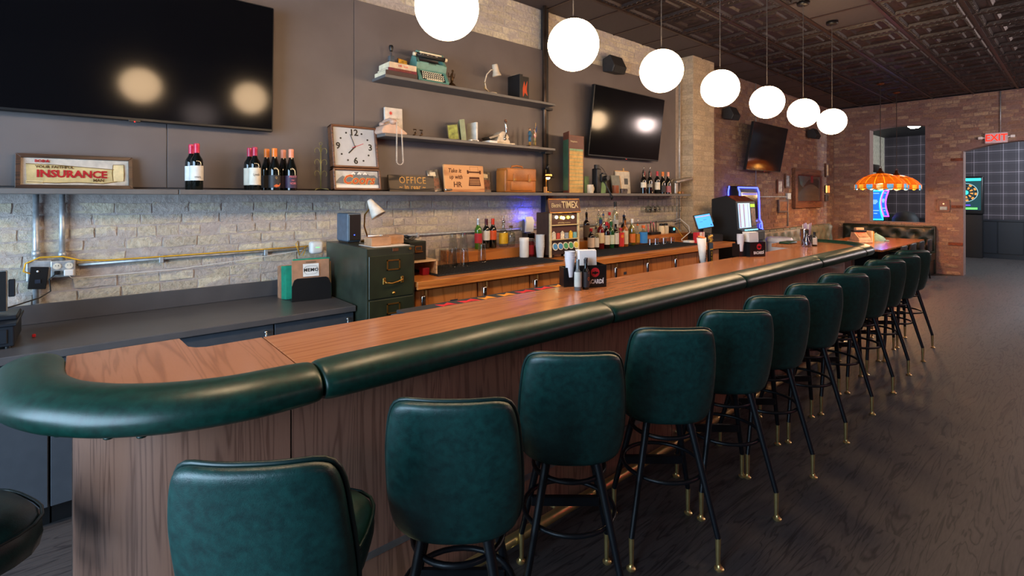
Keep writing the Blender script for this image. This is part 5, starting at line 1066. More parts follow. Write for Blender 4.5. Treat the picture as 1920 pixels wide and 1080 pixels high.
# amber display case with lit sign
t = thing('display_case', 'old watch display case with lettered sign and coloured badges', 'display case', (.60, 3.715, CZ), W); mar = mat('display_maroon', '#4a2a26', .5); crm = mat('display_cream', '#cdb98c', .45)
G().rbox(-.21, .21, .0, .19, .03, .455, .005, 1).build('cabinet', mat('display_brown', '#3a2823', .5), t)
for x in (-.205, .205): G().rbox(x - .011, x + .011, -.02, .002, .01, .45, .003, 1).build('side_rail', crm, t)
G().box(-.195, .195, -.004, .001, .33, .44).build('lit_panel', mar, t); G().box(-.195, .195, -.004, .001, .19, .325).build('shelf_panel', mar, t); G().box(-.195, .195, -.004, .001, .05, .185).build('lower_panel', mat('display_dark', '#3a241e', .4), t)
for z in (.325, .18): G().rbox(-.195, .195, -.03, .0, z, z + .008, .002, 1).build('glass_shelf', crm, t)
for k, c_ in enumerate(['#c8c2b0', '#b84a3a', '#d8d0b8', '#8a98a8', '#d8b02c', '#6fb0b8']):
    x = -.165 + k * .062; g = G().prism([(x - .024, .19), (x + .024, .19), (x + .024, .25), (x, .27 if k % 2 == 0 else .25), (x - .024, .25)], -.022, -.012); g.build('price_card', mat('card_' + c_[1:], c_, .6, var=.15, vs=60), t)
for k, c_ in enumerate(['#2f7fb8', '#2b78b5', '#2d8a54', '#2d8a54', '#d0b52c']):
    x = -.15 + k * .077; b_ = G().lathe([(0, 0), (.038, 0), (.038, .005), (0, .006)], (0, 0, 0), 20, xf((x, -.02, .115), (PI / 2 - R(12), 0, 0))).build('badge', mat('badge_cream', '#d8d3c0', .5), t); G().lathe([(0, 0), (.030, 0), (.030, .002), (0, .002)], (0, 0, 0), 20, xf((x, -.0255, .116), (PI / 2 - R(12), 0, 0))).build('badge_print', mat('badge_' + c_[1:], c_, .5), b_)
for k, (x, z, c_) in enumerate([(-.12, .41, '#e8f0c0'), (-.05, .405, '#f0e060'), (-.02, .40, '#f8f0a0'), (.05, .405, '#e8d040'), (.12, .405, '#e0e8a0')]): G().sph((x, -.012, z), .016, 12, 8).build('bulb', glow('display_bulb_' + c_[1:], c_, 7), t, True)
text('self winding movement', .02, crm, t, (0, -.0045, .352), .0003)
hd = G().rbox(-.225, .225, -.012, .012, 0, .135, .004, 1, xf((0, -.01, .455), (R(-10), 0, 0))).build('sign_board', mar, t)
fr_ = G(); fr_.tube([(-.225, -.014, 0), (.225, -.014, 0), (.225, -.014, .135), (-.225, -.014, .135)], .006, 6, True, xf((0, -.01, .455), (R(-10), 0, 0))); fr_.build('sign_frame', mat('sign_copper', '#b5793a', .35, .6), hd)
text('TIMEX', .10, crm, t, (.075, -.0145, .53), .001, bold=.001, sx=.85, rot=(PI / 2 - R(10), 0, 0)); text('Electric', .062, crm, t, (-.13, -.0145, .528), .001, .35, sx=.75, rot=(PI / 2 - R(10), 0, 0))
for x in (-.15, .15): G().rbox(x - .03, x + .03, .02, .16, 0, .03, .003, 1).build('foot', blackm, t)
t = thing('bar_towels', 'folded white towels and steel tongs before the display case', 'towels', (.70, 3.78, MZ)); G().rbox(-.07, .06, -.11, .12, 0, .022, .01, 2).build('towel', mat('towel_white', '#bdb6ab', .9, bump=.6, bs=150), t, True); G().lathe([(0, 0), (.035, .01), (.05, .03), (.052, .034)], (.0, .06, .024), 16).build('strainer', chrome, t, True); G().tube([(.03, .02, .03), (.02, .15, .03), (.0, .22, .02)], .004, 6).build('tongs', chrome, t, True)
# liquor bottles
GLQ = 'liquor bottles on the back counter'; dk2 = mat('dark_liquor_glass', '#160d0b', .1, coat=.3); red_g = mat('ruby_liquor', '#5a1010', .12, coat=.3); clr = pale_g; grn2 = mat('bottle_green', '#17451f', .12, coat=.3); amb = mat('amber_liquor', '#8a4a12', .12, coat=.3); olv = mat('olive_liquor', '#8a7a1c', .15, coat=.3)
def lq(label, x, y, h, gm, lm, cm, pour=None, r=.038, prof='liquor', l0=.12, l1=.58, z=MZ, cap0=.86, **k): return bottle('liquor_bottle', label, (x, y, z), gm, lm, cm, h, r, prof, W - R(20), GLQ, pour, l0, l1, cap0, **k)
lq('short dark liquor bottle with cream label and red cap, leftmost in front', .42, 4.352, .245, dk2, pl('label_rose', '#cdb6a2'), redc)
lq('short bottle with grey grape label beside the leftmost liquor bottle', .42, 4.44, .235, clr, pl('label_pale', '#c5c0b6'), None, blackm, .034)
lq('red aperitif bottle with yellow-blue label and blue pourer', .41, 4.535, .34, red_g, pl('label_ochre', '#c9b48c'), mat('cap_navy', '#20386a', .35), mat('pourer_green', '#1c6a48', .4), .042, l0=.2, l1=.55)
lq('dark bottle with white label and red cap beside the green bottle', .42, 4.63, .31, dk2, pl('label_bone', '#cfc6b4'), redc, l0=.15, l1=.5)
lq('green liquor bottle with white label', .42, 4.715, .31, grn2, pl('label_mint', '#c4cdb8'), mat('cap_green', '#1f5a2c', .35), l0=.15, l1=.5)
lq('dark bottle with white grape label right of the green one', .42, 4.80, .28, dk2, MATS['label_pale'], None, None, .04, l0=.15, l1=.62)
t = lq('bottle with bright red label and orange disc', .42, 4.895, .23, amb, pl('label_scarlet', '#c01f1c'), redc, None, .042, l0=.05, l1=.75); G().lathe([(0, 0), (.018, 0), (.018, .002), (0, .002)], (0, 0, 0), 16, xf((0, -.042, .13), (PI / 2, 0, 0))).build('orange_disc', mat('disc_orange', '#e08020', .5), t)
lq('brown bottle with large cream label beside the red-labelled one', .42, 4.985, .32, amb, pl('label_parchment', '#c4b190'), None, blackm, .04, l0=.1, l1=.6)
lq('tall black liquor bottle with pourer', .355, 5.05, .36, mat('black_glass', '#0e0e10', .1, coat=.3), None, None, mat('pourer_navy', '#1d2c4c', .4), .04)
lq('clear bottle with orange label and white cap', .42, 5.13, .33, clr, pl('label_tangerine', '#cc6a24'), white, None, .038, l0=.12, l1=.45)
lq('yellow-green liquor bottle with round cream seal', .355, 5.21, .31, olv, None, mat('cap_tan', '#c9a878', .5), None, .05, 'squat')
lq('small amber bottle with an orange straw tip behind the blue-labelled bottle', .40, 5.27, .24, clr, pl('label_gold', '#b8821c'), None, mat('pourer_orange', '#d0641c', .4), .033)
lq('clear plastic bottle with bright blue label and orange spout', .45, 5.325, .245, clr, pl('label_blue', '#2f7fc4'), mat('cap_orange', '#d8662a', .4), None, .05, 'squat', l0=.1, l1=.66)
lq('clear bottle with pale label standing behind the right edge of the display case', .20, 4.29, .35, clr, pl('label_ecru', '#cdbfa0'), None, blackm, .038, z=LZ)
lq('black-capped bottle with tall pourer at the back left of the liquor group', .20, 4.53, .31, dk2, pl('label_umber', '#5a4a3c'), None, blackm, .038, z=LZ)
lq('clear bottle with chrome pourer at the back of the liquor group', .20, 4.75, .29, clr, pl('label_straw', '#cbb98a'), None, chrome, .036, z=LZ)
lq('clear bottle with blue pourer at the back of the liquor group', .20, 4.845, .285, clr, pl('label_sky', '#9fb4c4'), None, mat('pourer_blue', '#274a8a', .4), .036, z=LZ)
lq('clear bottle with red and white cap at the back of the liquor group', .20, 4.965, .325, clr, pl('label_crimson', '#b02430'), redc, None, .036, z=LZ, cap0=.88)
lq('tallest clear bottle with black cap in the liquor group', .20, 5.08, .455, clr, pl('label_frost', '#b9bcc0'), mat('cap_black', '#131315', .4), None, .040, l0=.3, l1=.5, z=LZ, cap0=.86)
t = thing('wire_caddy', 'small black wire frame at the back of the liquor bottles', 'wire rack', (.17, 5.30, LZ)); 
for y in (-.1, .1): G().tube([(-.04, y, 0), (-.04, y, .18), (.04, y, .18), (.04, y, 0)], .003, 6).build('wire', blackm, t)
G().tube([(0, -.1, .18), (0, .1, .18)], .003, 6).build('wire', blackm, t)
# right end of the back counter: tools, bottles, point of sale
t = thing('tool_rack', 'dark rack of bar tools at the right end of the raised ledge', 'tool rack', (.17, 5.95, LZ)); G().rbox(-.06, .06, -.12, .12, 0, .03, .004, 1).build('tray', blackm, t)
for k in range(7): G().tube([(.02 * (k % 2), -.1 + k * .032, .02), (.02 * (k % 2) - .01, -.1 + k * .034, .14 + .02 * (k % 3))], .007, 6).build('tool', blackm if k % 2 else chrome, t)
for y, m_, lab in ((6.15, cream, 'cream squat jar at the right end of the raised ledge'), (6.26, mat('jar_ivory', '#c9bfa6', .4), 'ivory squat jar beside the cash register cables')):
    t = thing('squat_jar', lab, 'jar', (.18, y, LZ)); G().lathe([(0, 0), (.04, 0), (.043, .01), (.043, .09), (.03, .11), (0, .11)], (0, 0, 0), 18).build('jar', m_, t, 'auto'); G().lathe([(.03, .105), (.03, .14), (0, .145)], (0, 0, 0), 16).build('lid', blackm, t, 'auto')
t = thing('card_reader', 'dark electronics box with a cyan light by the pillar', 'electronics', (.17, 6.40, LZ)); G().rbox(-.05, .06, -.05, .05, 0, .09, .006, 1).build('case', dn, t); G().box(.06, .063, -.02, .01, .04, .07).build('light', glow('cyan_led', '#60e0ff', 4), t)
for k, (pts, m_, lab) in enumerate([([(.12, 6.55, 1.30), (.25, 6.52, 1.34), (.4, 6.50, 1.24), (.46, 6.42, 1.16), (.40, 6.30, 1.06), (.45, 6.24, 1.05)], white, 'thick white cable looping beside the point of sale screen'), ([(.13, 6.45, 1.24), (.28, 6.38, 1.22), (.38, 6.32, 1.14), (.42, 6.34, 1.08)], yel, 'short yellow cable beside the point of sale screen'), ([(.12, 6.60, 1.26), (.22, 6.62, 1.28), (.34, 6.58, 1.18), (.42, 6.56, 1.08)], blackm, 'black cable draped behind the point of sale screen')]):
    tag(G().tube(pts, .006 if k == 0 else .004, 6).build(['white_cable', 'yellow_cable', 'black_cable'][k], m_, None, True), lab, 'cable')
t = thing('power_strip', 'white plug block on the counter left of the red box', 'plug', (.62, 6.12, CZ)); G().rbox(-.05, .05, -.07, .07, 0, .035, .008, 2).build('block', white, t); G().rbox(-.04, .04, .075, .13, 0, .05, .008, 2).build('black_plug', blackm, t)
t = thing('receipt_box', 'red and white carton in front of the point of sale screen', 'carton', (.68, 6.27, CZ), W); G().rbox(-.10, .10, -.03, .03, 0, .14, .002, 1).build('carton', mat('carton_red', '#c0202c', .5), t); G().box(-.035, .035, -.0315, -.029, .0, .14).build('white_band', white, t); G().rbox(.06, .09, -.032, -.029, 0, .14, .001, 1).build('white_stripe', white, t); text('straws', .03, redm, t, (0, -.032, .08), .0003, rot=(PI / 2, R(-90), 0))
t = thing('spice_shaker', 'glass with brown sugar and a spoon beside the red carton', 'glass', (.76, 6.42, CZ)); G().lathe([(0, 0), (.032, 0), (.036, .11), (.034, .11), (.03, .008), (0, .008)], (0, 0, 0), 18).build('glass', clear, t, 'auto'); G().lathe([(0, .03), (.03, .03), (.033, .09), (0, .10)], (0, 0, 0), 16).build('sugar', mat('brown_sugar', '#b08060', .9), t, True); G().tube([(0, 0, .05), (.01, .01, .14)], .003, 6).build('spoon', chrome, t)
t = thing('point_of_sale', 'tilted point of sale touchscreen with blue display on a black drawer', 'cash register', (.58, 6.55, CZ), W - R(15)); G().rbox(-.12, .22, -.16, .16, 0, .10, .005, 1).build('cash_drawer', blackm, t); G().tube([(.02, .05, .10), (.02, .03, .22)], .03, 8).build('stand', blackm, t)
mxs = xf((.0, -.02, .27), (R(-18), R(-6), 0)); s_ = G().rbox(-.155, .155, -.01, .015, -.10, .11, .006, 1, mxs).build('screen', blackm, t); G().box(-.143, .143, -.012, -.0095, -.088, .098, mxs).build('display', glow('pos_blue', '#3fa8f0', .9), s_); G().box(-.143, .143, -.0128, -.0118, .07, .08, mxs).build('menu_bar', glow('pos_pink', '#c89ab8', .7), s_)
for x, z in ((-.06, .0), (.02, .02)): G().box(x - .03, x + .03, -.0128, -.0118, z, z + .006, mxs).build('display_text', glow('pos_text', '#2a78b8', .5), s_)
G().lathe([(0, 0), (.012, 0), (.012, .001), (0, .001)], (0, 0, 0), 14, mxs @ xf((.11, -.0125, -.06), (PI / 2, 0, 0))).build('display_button', glow('pos_navy', '#1c4aa0', .6), s_); G().rbox(.155, .18, -.005, .02, -.03, .06, .003, 1, mxs).build('card_slot', blackm, t)
# wine glass rack
t = thing('stemware_rack', 'black wire rack under the shelf for hanging wine glasses', 'wire rack', (.19, 6.15, SH - .032), 0)
for k in range(8): G().tube([(-.10, -.42 + k * .12, -.005), (-.10, -.42 + k * .12, -.035), (.13, -.42 + k * .12, -.035), (.15, -.42 + k * .12, -.005)], .003, 6).build('wire', blackm, t, True)
for x in (-.08, .13): G().tube([(x, -.46, -.035), (x, .44, -.035), (x, .50, -.01)], .003, 6).build('wire', blackm, t, True)
wgm = glass('stem_glass', '#f6f8f8', .12, .3); gw = 'wine glasses hanging under the shelf'
first = None
for k in range(12):
    x = .25 if k < 8 else .13; y = 5.74 + (k % 8) * .107 + (.05 if k >= 8 else 0)
    lab = 'hanging wine glass, %s in the %s row of the wire rack' % (['first', 'second', 'third', 'fourth', 'fifth', 'sixth', 'seventh', 'eighth'][k % 8], 'front' if k < 8 else 'rear')
    if first is None:
        first = thing('wine_glass', lab, 'wine glass', (x, y, SH - .064), 0, gw); G().lathe([(0, 0), (.034, -.003), (.006, -.008), (.004, -.085), (.01, -.095), (.034, -.115), (.041, -.15), (.036, -.195), (.034, -.195), (.039, -.15), (.032, -.118), (0, -.10)], (0, 0, 0), 18).build('glass', wgm, first, True)
    else: o = copy_tree(first); o.location = (x, y, SH - .064); o['label'] = lab

# ================================================================ THINGS ON THE BAR TOP
def caddy(label, loc, rz, nap, letters=True):
    t = thing('napkin_caddy', label, 'napkin holder', loc, rz, sc=1.2); bk = mat('caddy_black', '#101114', .3)
    g = G(); g.box(-.075, .075, -.06, -.055, 0, .115).box(-.075, .075, .055, .06, 0, .115).box(-.075, -.07, -.055, .055, 0, .115).box(.07, .075, -.055, .055, 0, .115).box(-.07, .07, -.055, .055, 0, .005); g.build('holder', bk, t)
    for k in range(nap): G().rbox(-.066 + .0, .03 + .002 * k, -.045 + k * .012, -.037 + k * .012, .006, .188 + .002 * (k % 3), .002, 1, xf((0, 0, 0), (R(-3), 0, 0))).build('napkin', mat('napkin_white', '#d8d8da', .8, var=.02), t)
    g = G(); g.box(-.145, -.077, -.02, -.015, 0, .10).box(-.145, -.077, .05, .055, 0, .10).box(-.145, -.14, -.015, .05, 0, .10).box(-.082, -.077, -.015, .05, 0, .10).box(-.14, -.08, -.015, .05, .04, .048); g.build('cup_compartment', bk, t)
    G().lathe([(0, 0), (.024, 0), (.024, .001), (0, .001)], (0, 0, 0), 24, xf((.012, -.0605, .078), (PI / 2, 0, 0))).build('round_emblem', mat('emblem_red', '#b5222c', .4), t)
    G().prism([(-.008, .074), (.0, .082), (.006, .079), (.012, .086), (.018, .079), (.024, .082), (.032, .074), (.02, .072), (.012, .066), (.004, .072)], -.0625, -.0614).build('bat_emblem', bk, t)
    text('BACARD\u00cd', .030, mat('letter_white', '#e0e0e0', .5), t, (.008, -.061, .03), .0004, bold=.0012, sx=.8); return t
def papercup(label, loc, n=3):
    t = thing('paper_cups', label, 'cups', loc)
    for k in range(n): G().lathe([(.022, 0), (.032, .115), (.034, .116), (.033, .12), (.021, .004), (0, .004)], (0, 0, k * .014), 20).build('cup', mat('cup_paper', '#cfd0d8', .6, var=.02), t, 'auto')
caddy('black napkin caddy with red emblem near the middle of the bar', (2.03, 2.425, BT), W + R(-28), 5)
papercup('stack of white paper cups behind the sauce bottles', (1.975, 2.31, BT + .06), 4)
t = caddy('black napkin caddy with red emblem at the far part of the bar', (2.0, 4.84, BT), W + R(-22), 6)
papercup('stack of white paper cups beside the far napkin caddy', (1.955, 4.70, BT + .05), 4)
GS = 'small sauce bottles by the near napkin caddy'
bottle('sauce_bottle', 'clear sauce bottle with pale label at the left of the trio', (2.09, 2.255, BT), mat('sauce_clear', '#5c6468', .1, coat=.4), pl('label_aqua', '#b4bfbb'), mat('shrink_silver', '#7a8288', .25, .4), .185, .022, 'sauce', W, GS, None, .12, .6, .62)
bottle('sauce_bottle', 'dark hot sauce bottle with orange band, middle of the trio', (2.10, 2.315, BT), dkg, blk, mat('cap_slate', '#22242a', .4), .185, .022, 'sauce', W, GS, None, .08, .58, .85, letters=[('O', .35, .03), ('-----', .55, .012)], lcol=lor)
bottle('sauce_bottle', 'dark hot sauce bottle with red label, right of the trio', (2.07, 2.355, BT), dkg, pl('label_brick', '#5a2420'), MATS['cap_slate'], .185, .022, 'sauce', W, GS, None, .08, .58, .85)
# beer taps
t = thing('beer_tap', 'white leaning tap handle with orange emblem behind the bar', 'beer tap', (1.80, 4.28, 1.02), W); G().tube([(.02, 0, 0), (.0, 0, .10), (-.02, 0, .26)], [.022, .03, .042], 14).build('handle', white, t, True); G().lathe([(0, 0), (.036, 0), (.036, .004), (0, .004)], (0, 0, 0), 18, xf((-.022, -.004, .265), (R(15), 0, 0))).build('emblem', mat('emblem_orange', '#d8803a', .5), t); text('lager', .05, ink, t, (.0, -.034, .10), .0004, rot=(PI / 2, R(-80), 0)); G().cyl((.02, 0, 0), (.025, 0, -.05), .016, n=12).build('ferrule', chrome, t)
t = thing('beer_tap', 'black and yellow tap handle beside the white one', 'beer tap', (1.80, 4.42, 1.02), W); G().rbox(-.03, .03, -.014, .014, .0, .21, .006, 2).build('handle', mat('tap_black', '#15161a', .35), t); G().box(-.026, .026, -.0155, -.013, .15, .2).build('blue_panel', mat('tap_blue', '#27506e', .5), t); G().box(-.026, .026, -.0156, -.0131, .14, .152).build('yellow_band', mat('tap_yellow', '#cfae2c', .5), t); G().tube([(.0, 0, .21), (.03, 0, .235), (-.02, 0, .255), (.03, 0, .27)], .014, 10).build('topper', mat('topper_gold', '#b8923a', .4, .4), t, True); text('PALE ALE', .028, MATS['tap_yellow'], t, (0, -.016, .07), .0004, rot=(PI / 2, R(-90), 0)); G().cyl((0, 0, 0), (0, 0, -.05), .014, n=12).build('ferrule', chrome, t)
t = thing('tap_tower', 'dark drip tower carrying the tap handles behind the bar', 'beer tower', (1.80, 4.35, .862)); G().rbox(-.05, .05, -.2, .2, 0, .11, .01, 2).build('body', mat('tower_steel', '#4a4c50', .3, .8), t); 
for y in (-.07, .07): G().tube([(.0, y, .06), (.08, y, .06), (.09, y, .02)], .012, 8).build('spout', chrome, t, True)
# shaker group at far end of the bar
t = thing('cocktail_shaker', 'steel cocktail shaker at the far end of the bar', 'shaker', (1.97, 6.28, BT)); G().lathe([(0, 0), (.034, 0), (.045, .19), (.043, .19), (.032, .01), (0, .01)], (0, 0, 0), 20).build('tin', chrome, t, 'auto'); G().lathe([(.0455, .19), (.0465, .186), (.0465, .194), (.0445, .194)], (0, 0, 0), 20).build('rim', chrome, t, True)
t = thing('glass_carafe', 'clear glass carafe left of the cocktail shaker', 'carafe', (2.03, 6.17, BT)); G().lathe([(0, .004), (.045, .004), (.048, .02), (.045, .08), (.022, .12), (.025, .15), (.023, .15), (.018, .12), (.041, .08), (0, .02)], (0, 0, 0), 20).build('carafe', glass('carafe_glass', '#c9d0e4', .8, .8), t, True); G().lathe([(.0255, .148), (.027, .152), (.0255, .156)], (0, 0, 0), 18).build('lip', clear, t, True)
bottle('bitters_bottle', 'small bitters bottle with white label and black cap', (2.04, 6.38, BT), dkg, wl, blackm, .16, .027, 'sauce', W, None, None, .1, .6, .75)
t = thing('straw_caddy', 'black caddy of straws and pens behind the bitters bottle', 'straw holder', (1.89, 6.60, BT)); G().rbox(-.04, .04, -.06, .06, 0, .11, .004, 1).build('holder', blackm, t); sm_ = mat('straw_lilac', '#b9a8c8', .5)
for k in range(12): G().tube([(-.02 + .012 * (k % 4), -.045 + .008 * k, .05), (-.03 + .018 * (k % 4), -.06 + .011 * k, .235 + .008 * (k % 3))], .0045, 6).build('straw', sm_ if k % 3 else white, t)
t = thing('green_tray', 'dark green rounded tray on the bar return at the far end', 'tray', (1.72, 6.48, BT)); G().rbox(-.06, .06, -.13, .13, 0, .022, .01, 2).build('tray', mat('tray_green', '#123a2c', .4), t); G().tube([(-.05, -.12, .02), (.05, -.12, .02), (.05, .12, .02), (-.05, .12, .02)], .005, 6, True).build('rim', mat('tray_green', '#123a2c', .4), t, True)

# ================================================================ MACHINES BY THE PILLAR
t = thing('countertop_jukebox', 'black slant-top jukebox with lit title strips beside the pillar', 'jukebox', (.60, 7.42, 0), W)
G().rbox(-.30, .30, -.32, .12, 0, 1.02, .01, 1).build('pedestal', blackm, t); G().prism([(-.34, 1.02), (-.34, 1.16), (-.22, 1.19), (-.19, 1.59), (-.04, 1.675), (.18, 1.625), (.18, 1.02)], -.31, .31, 'x').build('cabinet', mat('jukebox_black', '#0e0d0e', .5), t, bevel=.008)
G().prism([(-.188, 1.592), (-.045, 1.673), (-.043, 1.676), (-.186, 1.595)], -.29, .29, 'x').build('top_panel', mat('jukebox_print', '#5a2c22', .4, var=.5, vs=14), t)
g = G().box(-.27, .10, -.006, 0, 0, .36, xf((0, -.2225, 1.205), (R(-4.3), 0, 0))); g.build('title_panel', glow('title_panel', '#a8c8e8', 1.1), t)
for k, x in enumerate((-.21, -.08, .04)):
    g = G()
    for r_ in range(20): g.box(x - .045 if k < 2 else x - .02, x - .005, -.0085, -.0062, .012 + r_ * .017, .022 + r_ * .017, xf((0, -.2225, 1.205), (R(-4.3), 0, 0)))
    g.build('title_strip', mat('strip_red', '#c04a58', .6), t)
G().box(.13, .27, -.006, 0, .30, .345, xf((0, -.2225, 1.205), (R(-4.3), 0, 0))).build('credit_display', glow('credit_green', '#9ad020', 1.2), t); G().box(.13, .27, -.005, 0, .02, .28, xf((0, -.2225, 1.205), (R(-4.3), 0, 0))).build('coin_panel', mat('coin_panel', '#6a4a30', .4, var=.4, vs=20), t)
for k in range(5): G().rbox(-.24 + k * .085, -.19 + k * .085, -.31, -.28, 1.172, 1.185, .004, 1).build('button', glow('button_cyan', '#8ae8ff', 1.5), t)
t = thing('video_jukebox', 'tall arcade cabinet edged in blue neon on the far brick wall', 'arcade cabinet', (.085, 8.80, .96), W); neon = glow('neon_blue', '#3440ff', 9)
G().prism([(-.20, .0), (-.215, .10), (-.20, .24), (-.165, .30), (-.15, .78), (-.12, .86), (-.06, .885), (.05, .885), (.05, 0)], -.38, .38, 'x').build('cabinet', mat('cabinet_black', '#0c0c12', .4), t, bevel=.02)
G().prism([(-.171, .31), (-.156, .77), (-.152, .77), (-.167, .31)], -.31, .31, 'x').build('screen', scr, t); G().prism([(-.1585, .68), (-.1565, .765), (-.1555, .765), (-.1575, .68)], -.30, .30, 'x').build('marquee', glow('marquee_blue', '#5a60c8', .8), t)
edge = [(-.203, .0), (-.222, .10), (-.205, .24), (-.172, .30), (-.157, .78), (-.13, .86)]
G().tube([(.375, y, z) for y, z in edge] + [(-.375, y, z) for y, z in edge[::-1]], .012, 8, True).build('neon_edge', neon, t, True); G().tube([(-.395, .03, .50), (-.395, .03, .80), (-.38, .02, .885)], .012, 8).build('back_neon', neon, t, True)
G().tube([(.30 + .05 * math.cos(i * PI / 8), -.222, .18 + .05 * math.sin(i * PI / 8)) for i in range(16)], .006, 6, True).build('neon_dial', neon, t, True); G().tube([(-.34, -.205, .275), (.2, -.205, .275)], .006, 6).build('neon_bar', neon, t, True); G().box(-.2, .2, -.16, .04, -.96, .0).build('pedestal', blackm, t)
t = thing('white_bin', 'tall white plastic bin with lid behind the bar near the far wall', 'bin', (.98, 8.15, 0)); G().lathe([(0, 0), (.15, 0), (.165, .02), (.18, .98), (0, .98)], (0, 0, 0), 28).build('bin', mat('bin_white', '#c6c4cc', .4, var=.02), t, 'auto'); G().lathe([(.19, .965), (.192, 1.0), (.17, 1.03), (.06, 1.04), (0, 1.04)], (0, 0, 0), 28).build('lid', MATS['bin_white'], t, 'auto')
# speakers on the wall
spk = mat('speaker_grey', '#232224', .6); GSP = 'black wall speakers'
for y, z, lab in ((5.15, 3.33, 'black wall speaker above the middle television'), (8.35, 3.06, 'black wall speaker beside the pillar on the far brick wall'), (12.25, 3.04, 'black wall speaker half hidden behind the farthest globe')):
    t = thing('wall_speaker', lab, 'speaker', (.0, y, z), W, GSP); G().prism([(-.20, -.10), (-.235, -.02), (-.16, .13), (-.04, .09), (-.04, -.07)], -.13, .13, 'x').build('case', spk, t, bevel=.012); G().prism([(-.203, -.098), (-.238, -.02), (-.242, -.02), (-.207, -.1)], -.115, .115, 'x').build('grille', mat('speaker_cloth', '#1a191b', .9), t); G().cyl((0, -.05, .0), (0, .0, .0), .02, n=10).build('bracket', blackm, t)

# ================================================================ FAR LEFT WALL PICTURES
t = thing('framed_mirror', 'large brown framed bar mirror with an arched bridge design', 'framed mirror', (.03, 12.22, 1.42), W); dw = framewood
frame(t, 1.74, .85, .13, wood('mirror_frame', '#43291c', '#68422c', '#7d5238', 0, 20., .4), -.05, .02); frame(t, 1.50, .61, .03, mat('inner_red', '#5a241c', .5), -.035, .0, .12, 'inner_frame'); G().box(-.74, .74, -.012, .0, .13, .72).build('mirror_glass', mat('mirror_smoke', '#8a7c74', .15, .75), t)
G().prism([(-.7, .14)] + [(-.62 + 1.24 * i / 10, .2 + .32 * math.sin(PI * (.12 + .62 * i / 10))) for i in range(11)] + [(.66, .60), (.5, .66), (.0, .62), (-.35, .45), (-.5, .5), (-.6, .7), (-.7, .5)], -.0145, -.0125).build('bridge_design', mat('design_dark', '#3a2c26', .6), t); G().rbox(.1, .26, -.016, -.0125, .56, .72, .003, 1).build('red_emblem', mat('emblem_maroon', '#7a1c22', .5), t)
for (y, z, w_, h_, m_, lab, inner) in ((10.67, 1.73, .28, .28, mat('frame_rust', '#6a3420', .4), 'small rust framed certificate left of the upper frame', '#a8a4a0'), (11.05, 1.845, .25, .29, framewood, 'small dark framed picture above and left of the bar mirror', '#8a98a0'), (10.82, 1.34, .46, .26, mat('frame_silver', '#8a8288', .3, .6), 'silver framed certificate below the small pictures', '#8a6250'),
                                     (13.45, 2.14, .22, .32, framewood, 'narrow dark framed strip right of the bar mirror, upper', '#b89460'), (13.38, 1.56, .22, .16, mat('frame_umber', '#3a2a22', .4), 'small dark plaque right of the bar mirror, lowest', '#5a463a')):
    t = thing('picture_frame', lab, 'picture', (.028, y, z), W, 'small pictures on the far brick wall'); frame(t, w_, h_, .035, m_, -.02, .01); G().box(-w_ / 2 + .03, w_ / 2 - .03, -.006, .004, .03, h_ - .03).build('print', mat('print_' + inner[1:], inner, .5, var=.25, vs=14), t)
t = thing('wall_sconce', 'pair of small lit amber strips right of the bar mirror', 'wall light', (.03, 13.45, 1.76), W); 
for x, c_ in ((-.08, '#ffcf70'), (.08, '#ff8a3c')): G().rbox(x - .035, x + .035, -.02, .0, 0, .17, .004, 1).build('lit_strip', glow('strip_' + c_[1:], c_, 1.2), t)
G().box(-.13, .13, -.006, .006, -.01, .18).build('backplate', blackm, t)
t = thing('switch_conduit', 'steel conduit with a junction box beside the bar mirror', 'conduit', (.02, 11.1, 1.0), W); G().cyl((0, 0, .05), (0, 0, .62), .013, n=8).build('pipe', galv, t, True); G().rbox(-.09, .09, -.03, .02, .61, .74, .005, 1).build('box', galv, t); G().tube([(-.09, 0, .66), (-1.6, 0, .66)], .011, 8).build('pipe', galv, t, True)
tag(G().cyl((.03, 9.55, 1.84), (.03, 9.55, 3.79), .008, n=8).build('conduit', galv, None, True), 'thin steel conduit running up behind the far television', 'conduit')

# ================================================================ BOOTH, TABLE, CHAIRS
def tufted(t, wd, h, m_, nx, nz, name='tufted_back', depth=.05):
    """button-tufted upholstery: diamonds pulled in at the buttons"""
    NX, NZ = nx * 6, nz * 6; vs = []; fs = []
    for j in range(NZ + 1):
        for i in range(NX + 1):
            a_, c_ = i / 6, j / 6; d = min(math.hypot(a_ - p, (c_ - q)) for p in range(int(a_) - 1, int(a_) + 3) for q in range(int(c_) - 1, int(c_) + 3) if (p + q) % 2 == 0)
            e = 1 if 0 < i < NX and 0 < j < NZ else .2
            vs.append((-wd / 2 + wd * i / NX, -depth * min(1, d * 1.5) ** .6 * e, h * j / NZ))
    k = NX + 1
    for j in range(NZ):
        for i in range(NX): fs.append((j * k + i, j * k + i + 1, (j + 1) * k + i + 1, (j + 1) * k + i))
    return G().add(vs, fs).build(name, m_, t, True)
def booth(label, loc, rz, wd, m_, nx):
    t = thing('booth_bench', label, 'bench', loc, rz); G().rbox(-wd / 2, wd / 2, .0, .12, 0, 1.03, .02, 2).build('back_frame', m_, t, 'auto'); o = tufted(t, wd - .04, .52, m_, nx, 3); o.location = (0, .002, .49)
    G().rbox(-wd / 2, wd / 2, -.48, 0, .30, .47, .03, 3).build('seat', m_, t, 'auto'); G().box(-wd / 2 + .02, wd / 2 - .02, -.42, .1, 0, .30).build('base', blackm, t)
    for i in range(nx + 1):
        for j in range(4):
            if (i + j) % 2 == 0 and 0 < i < nx: G().sph((-wd / 2 + .02 + (wd - .04) * i / nx, -.004, .49 + .52 * j / 3), .014, 8, 6).build('button', m_, t, True)
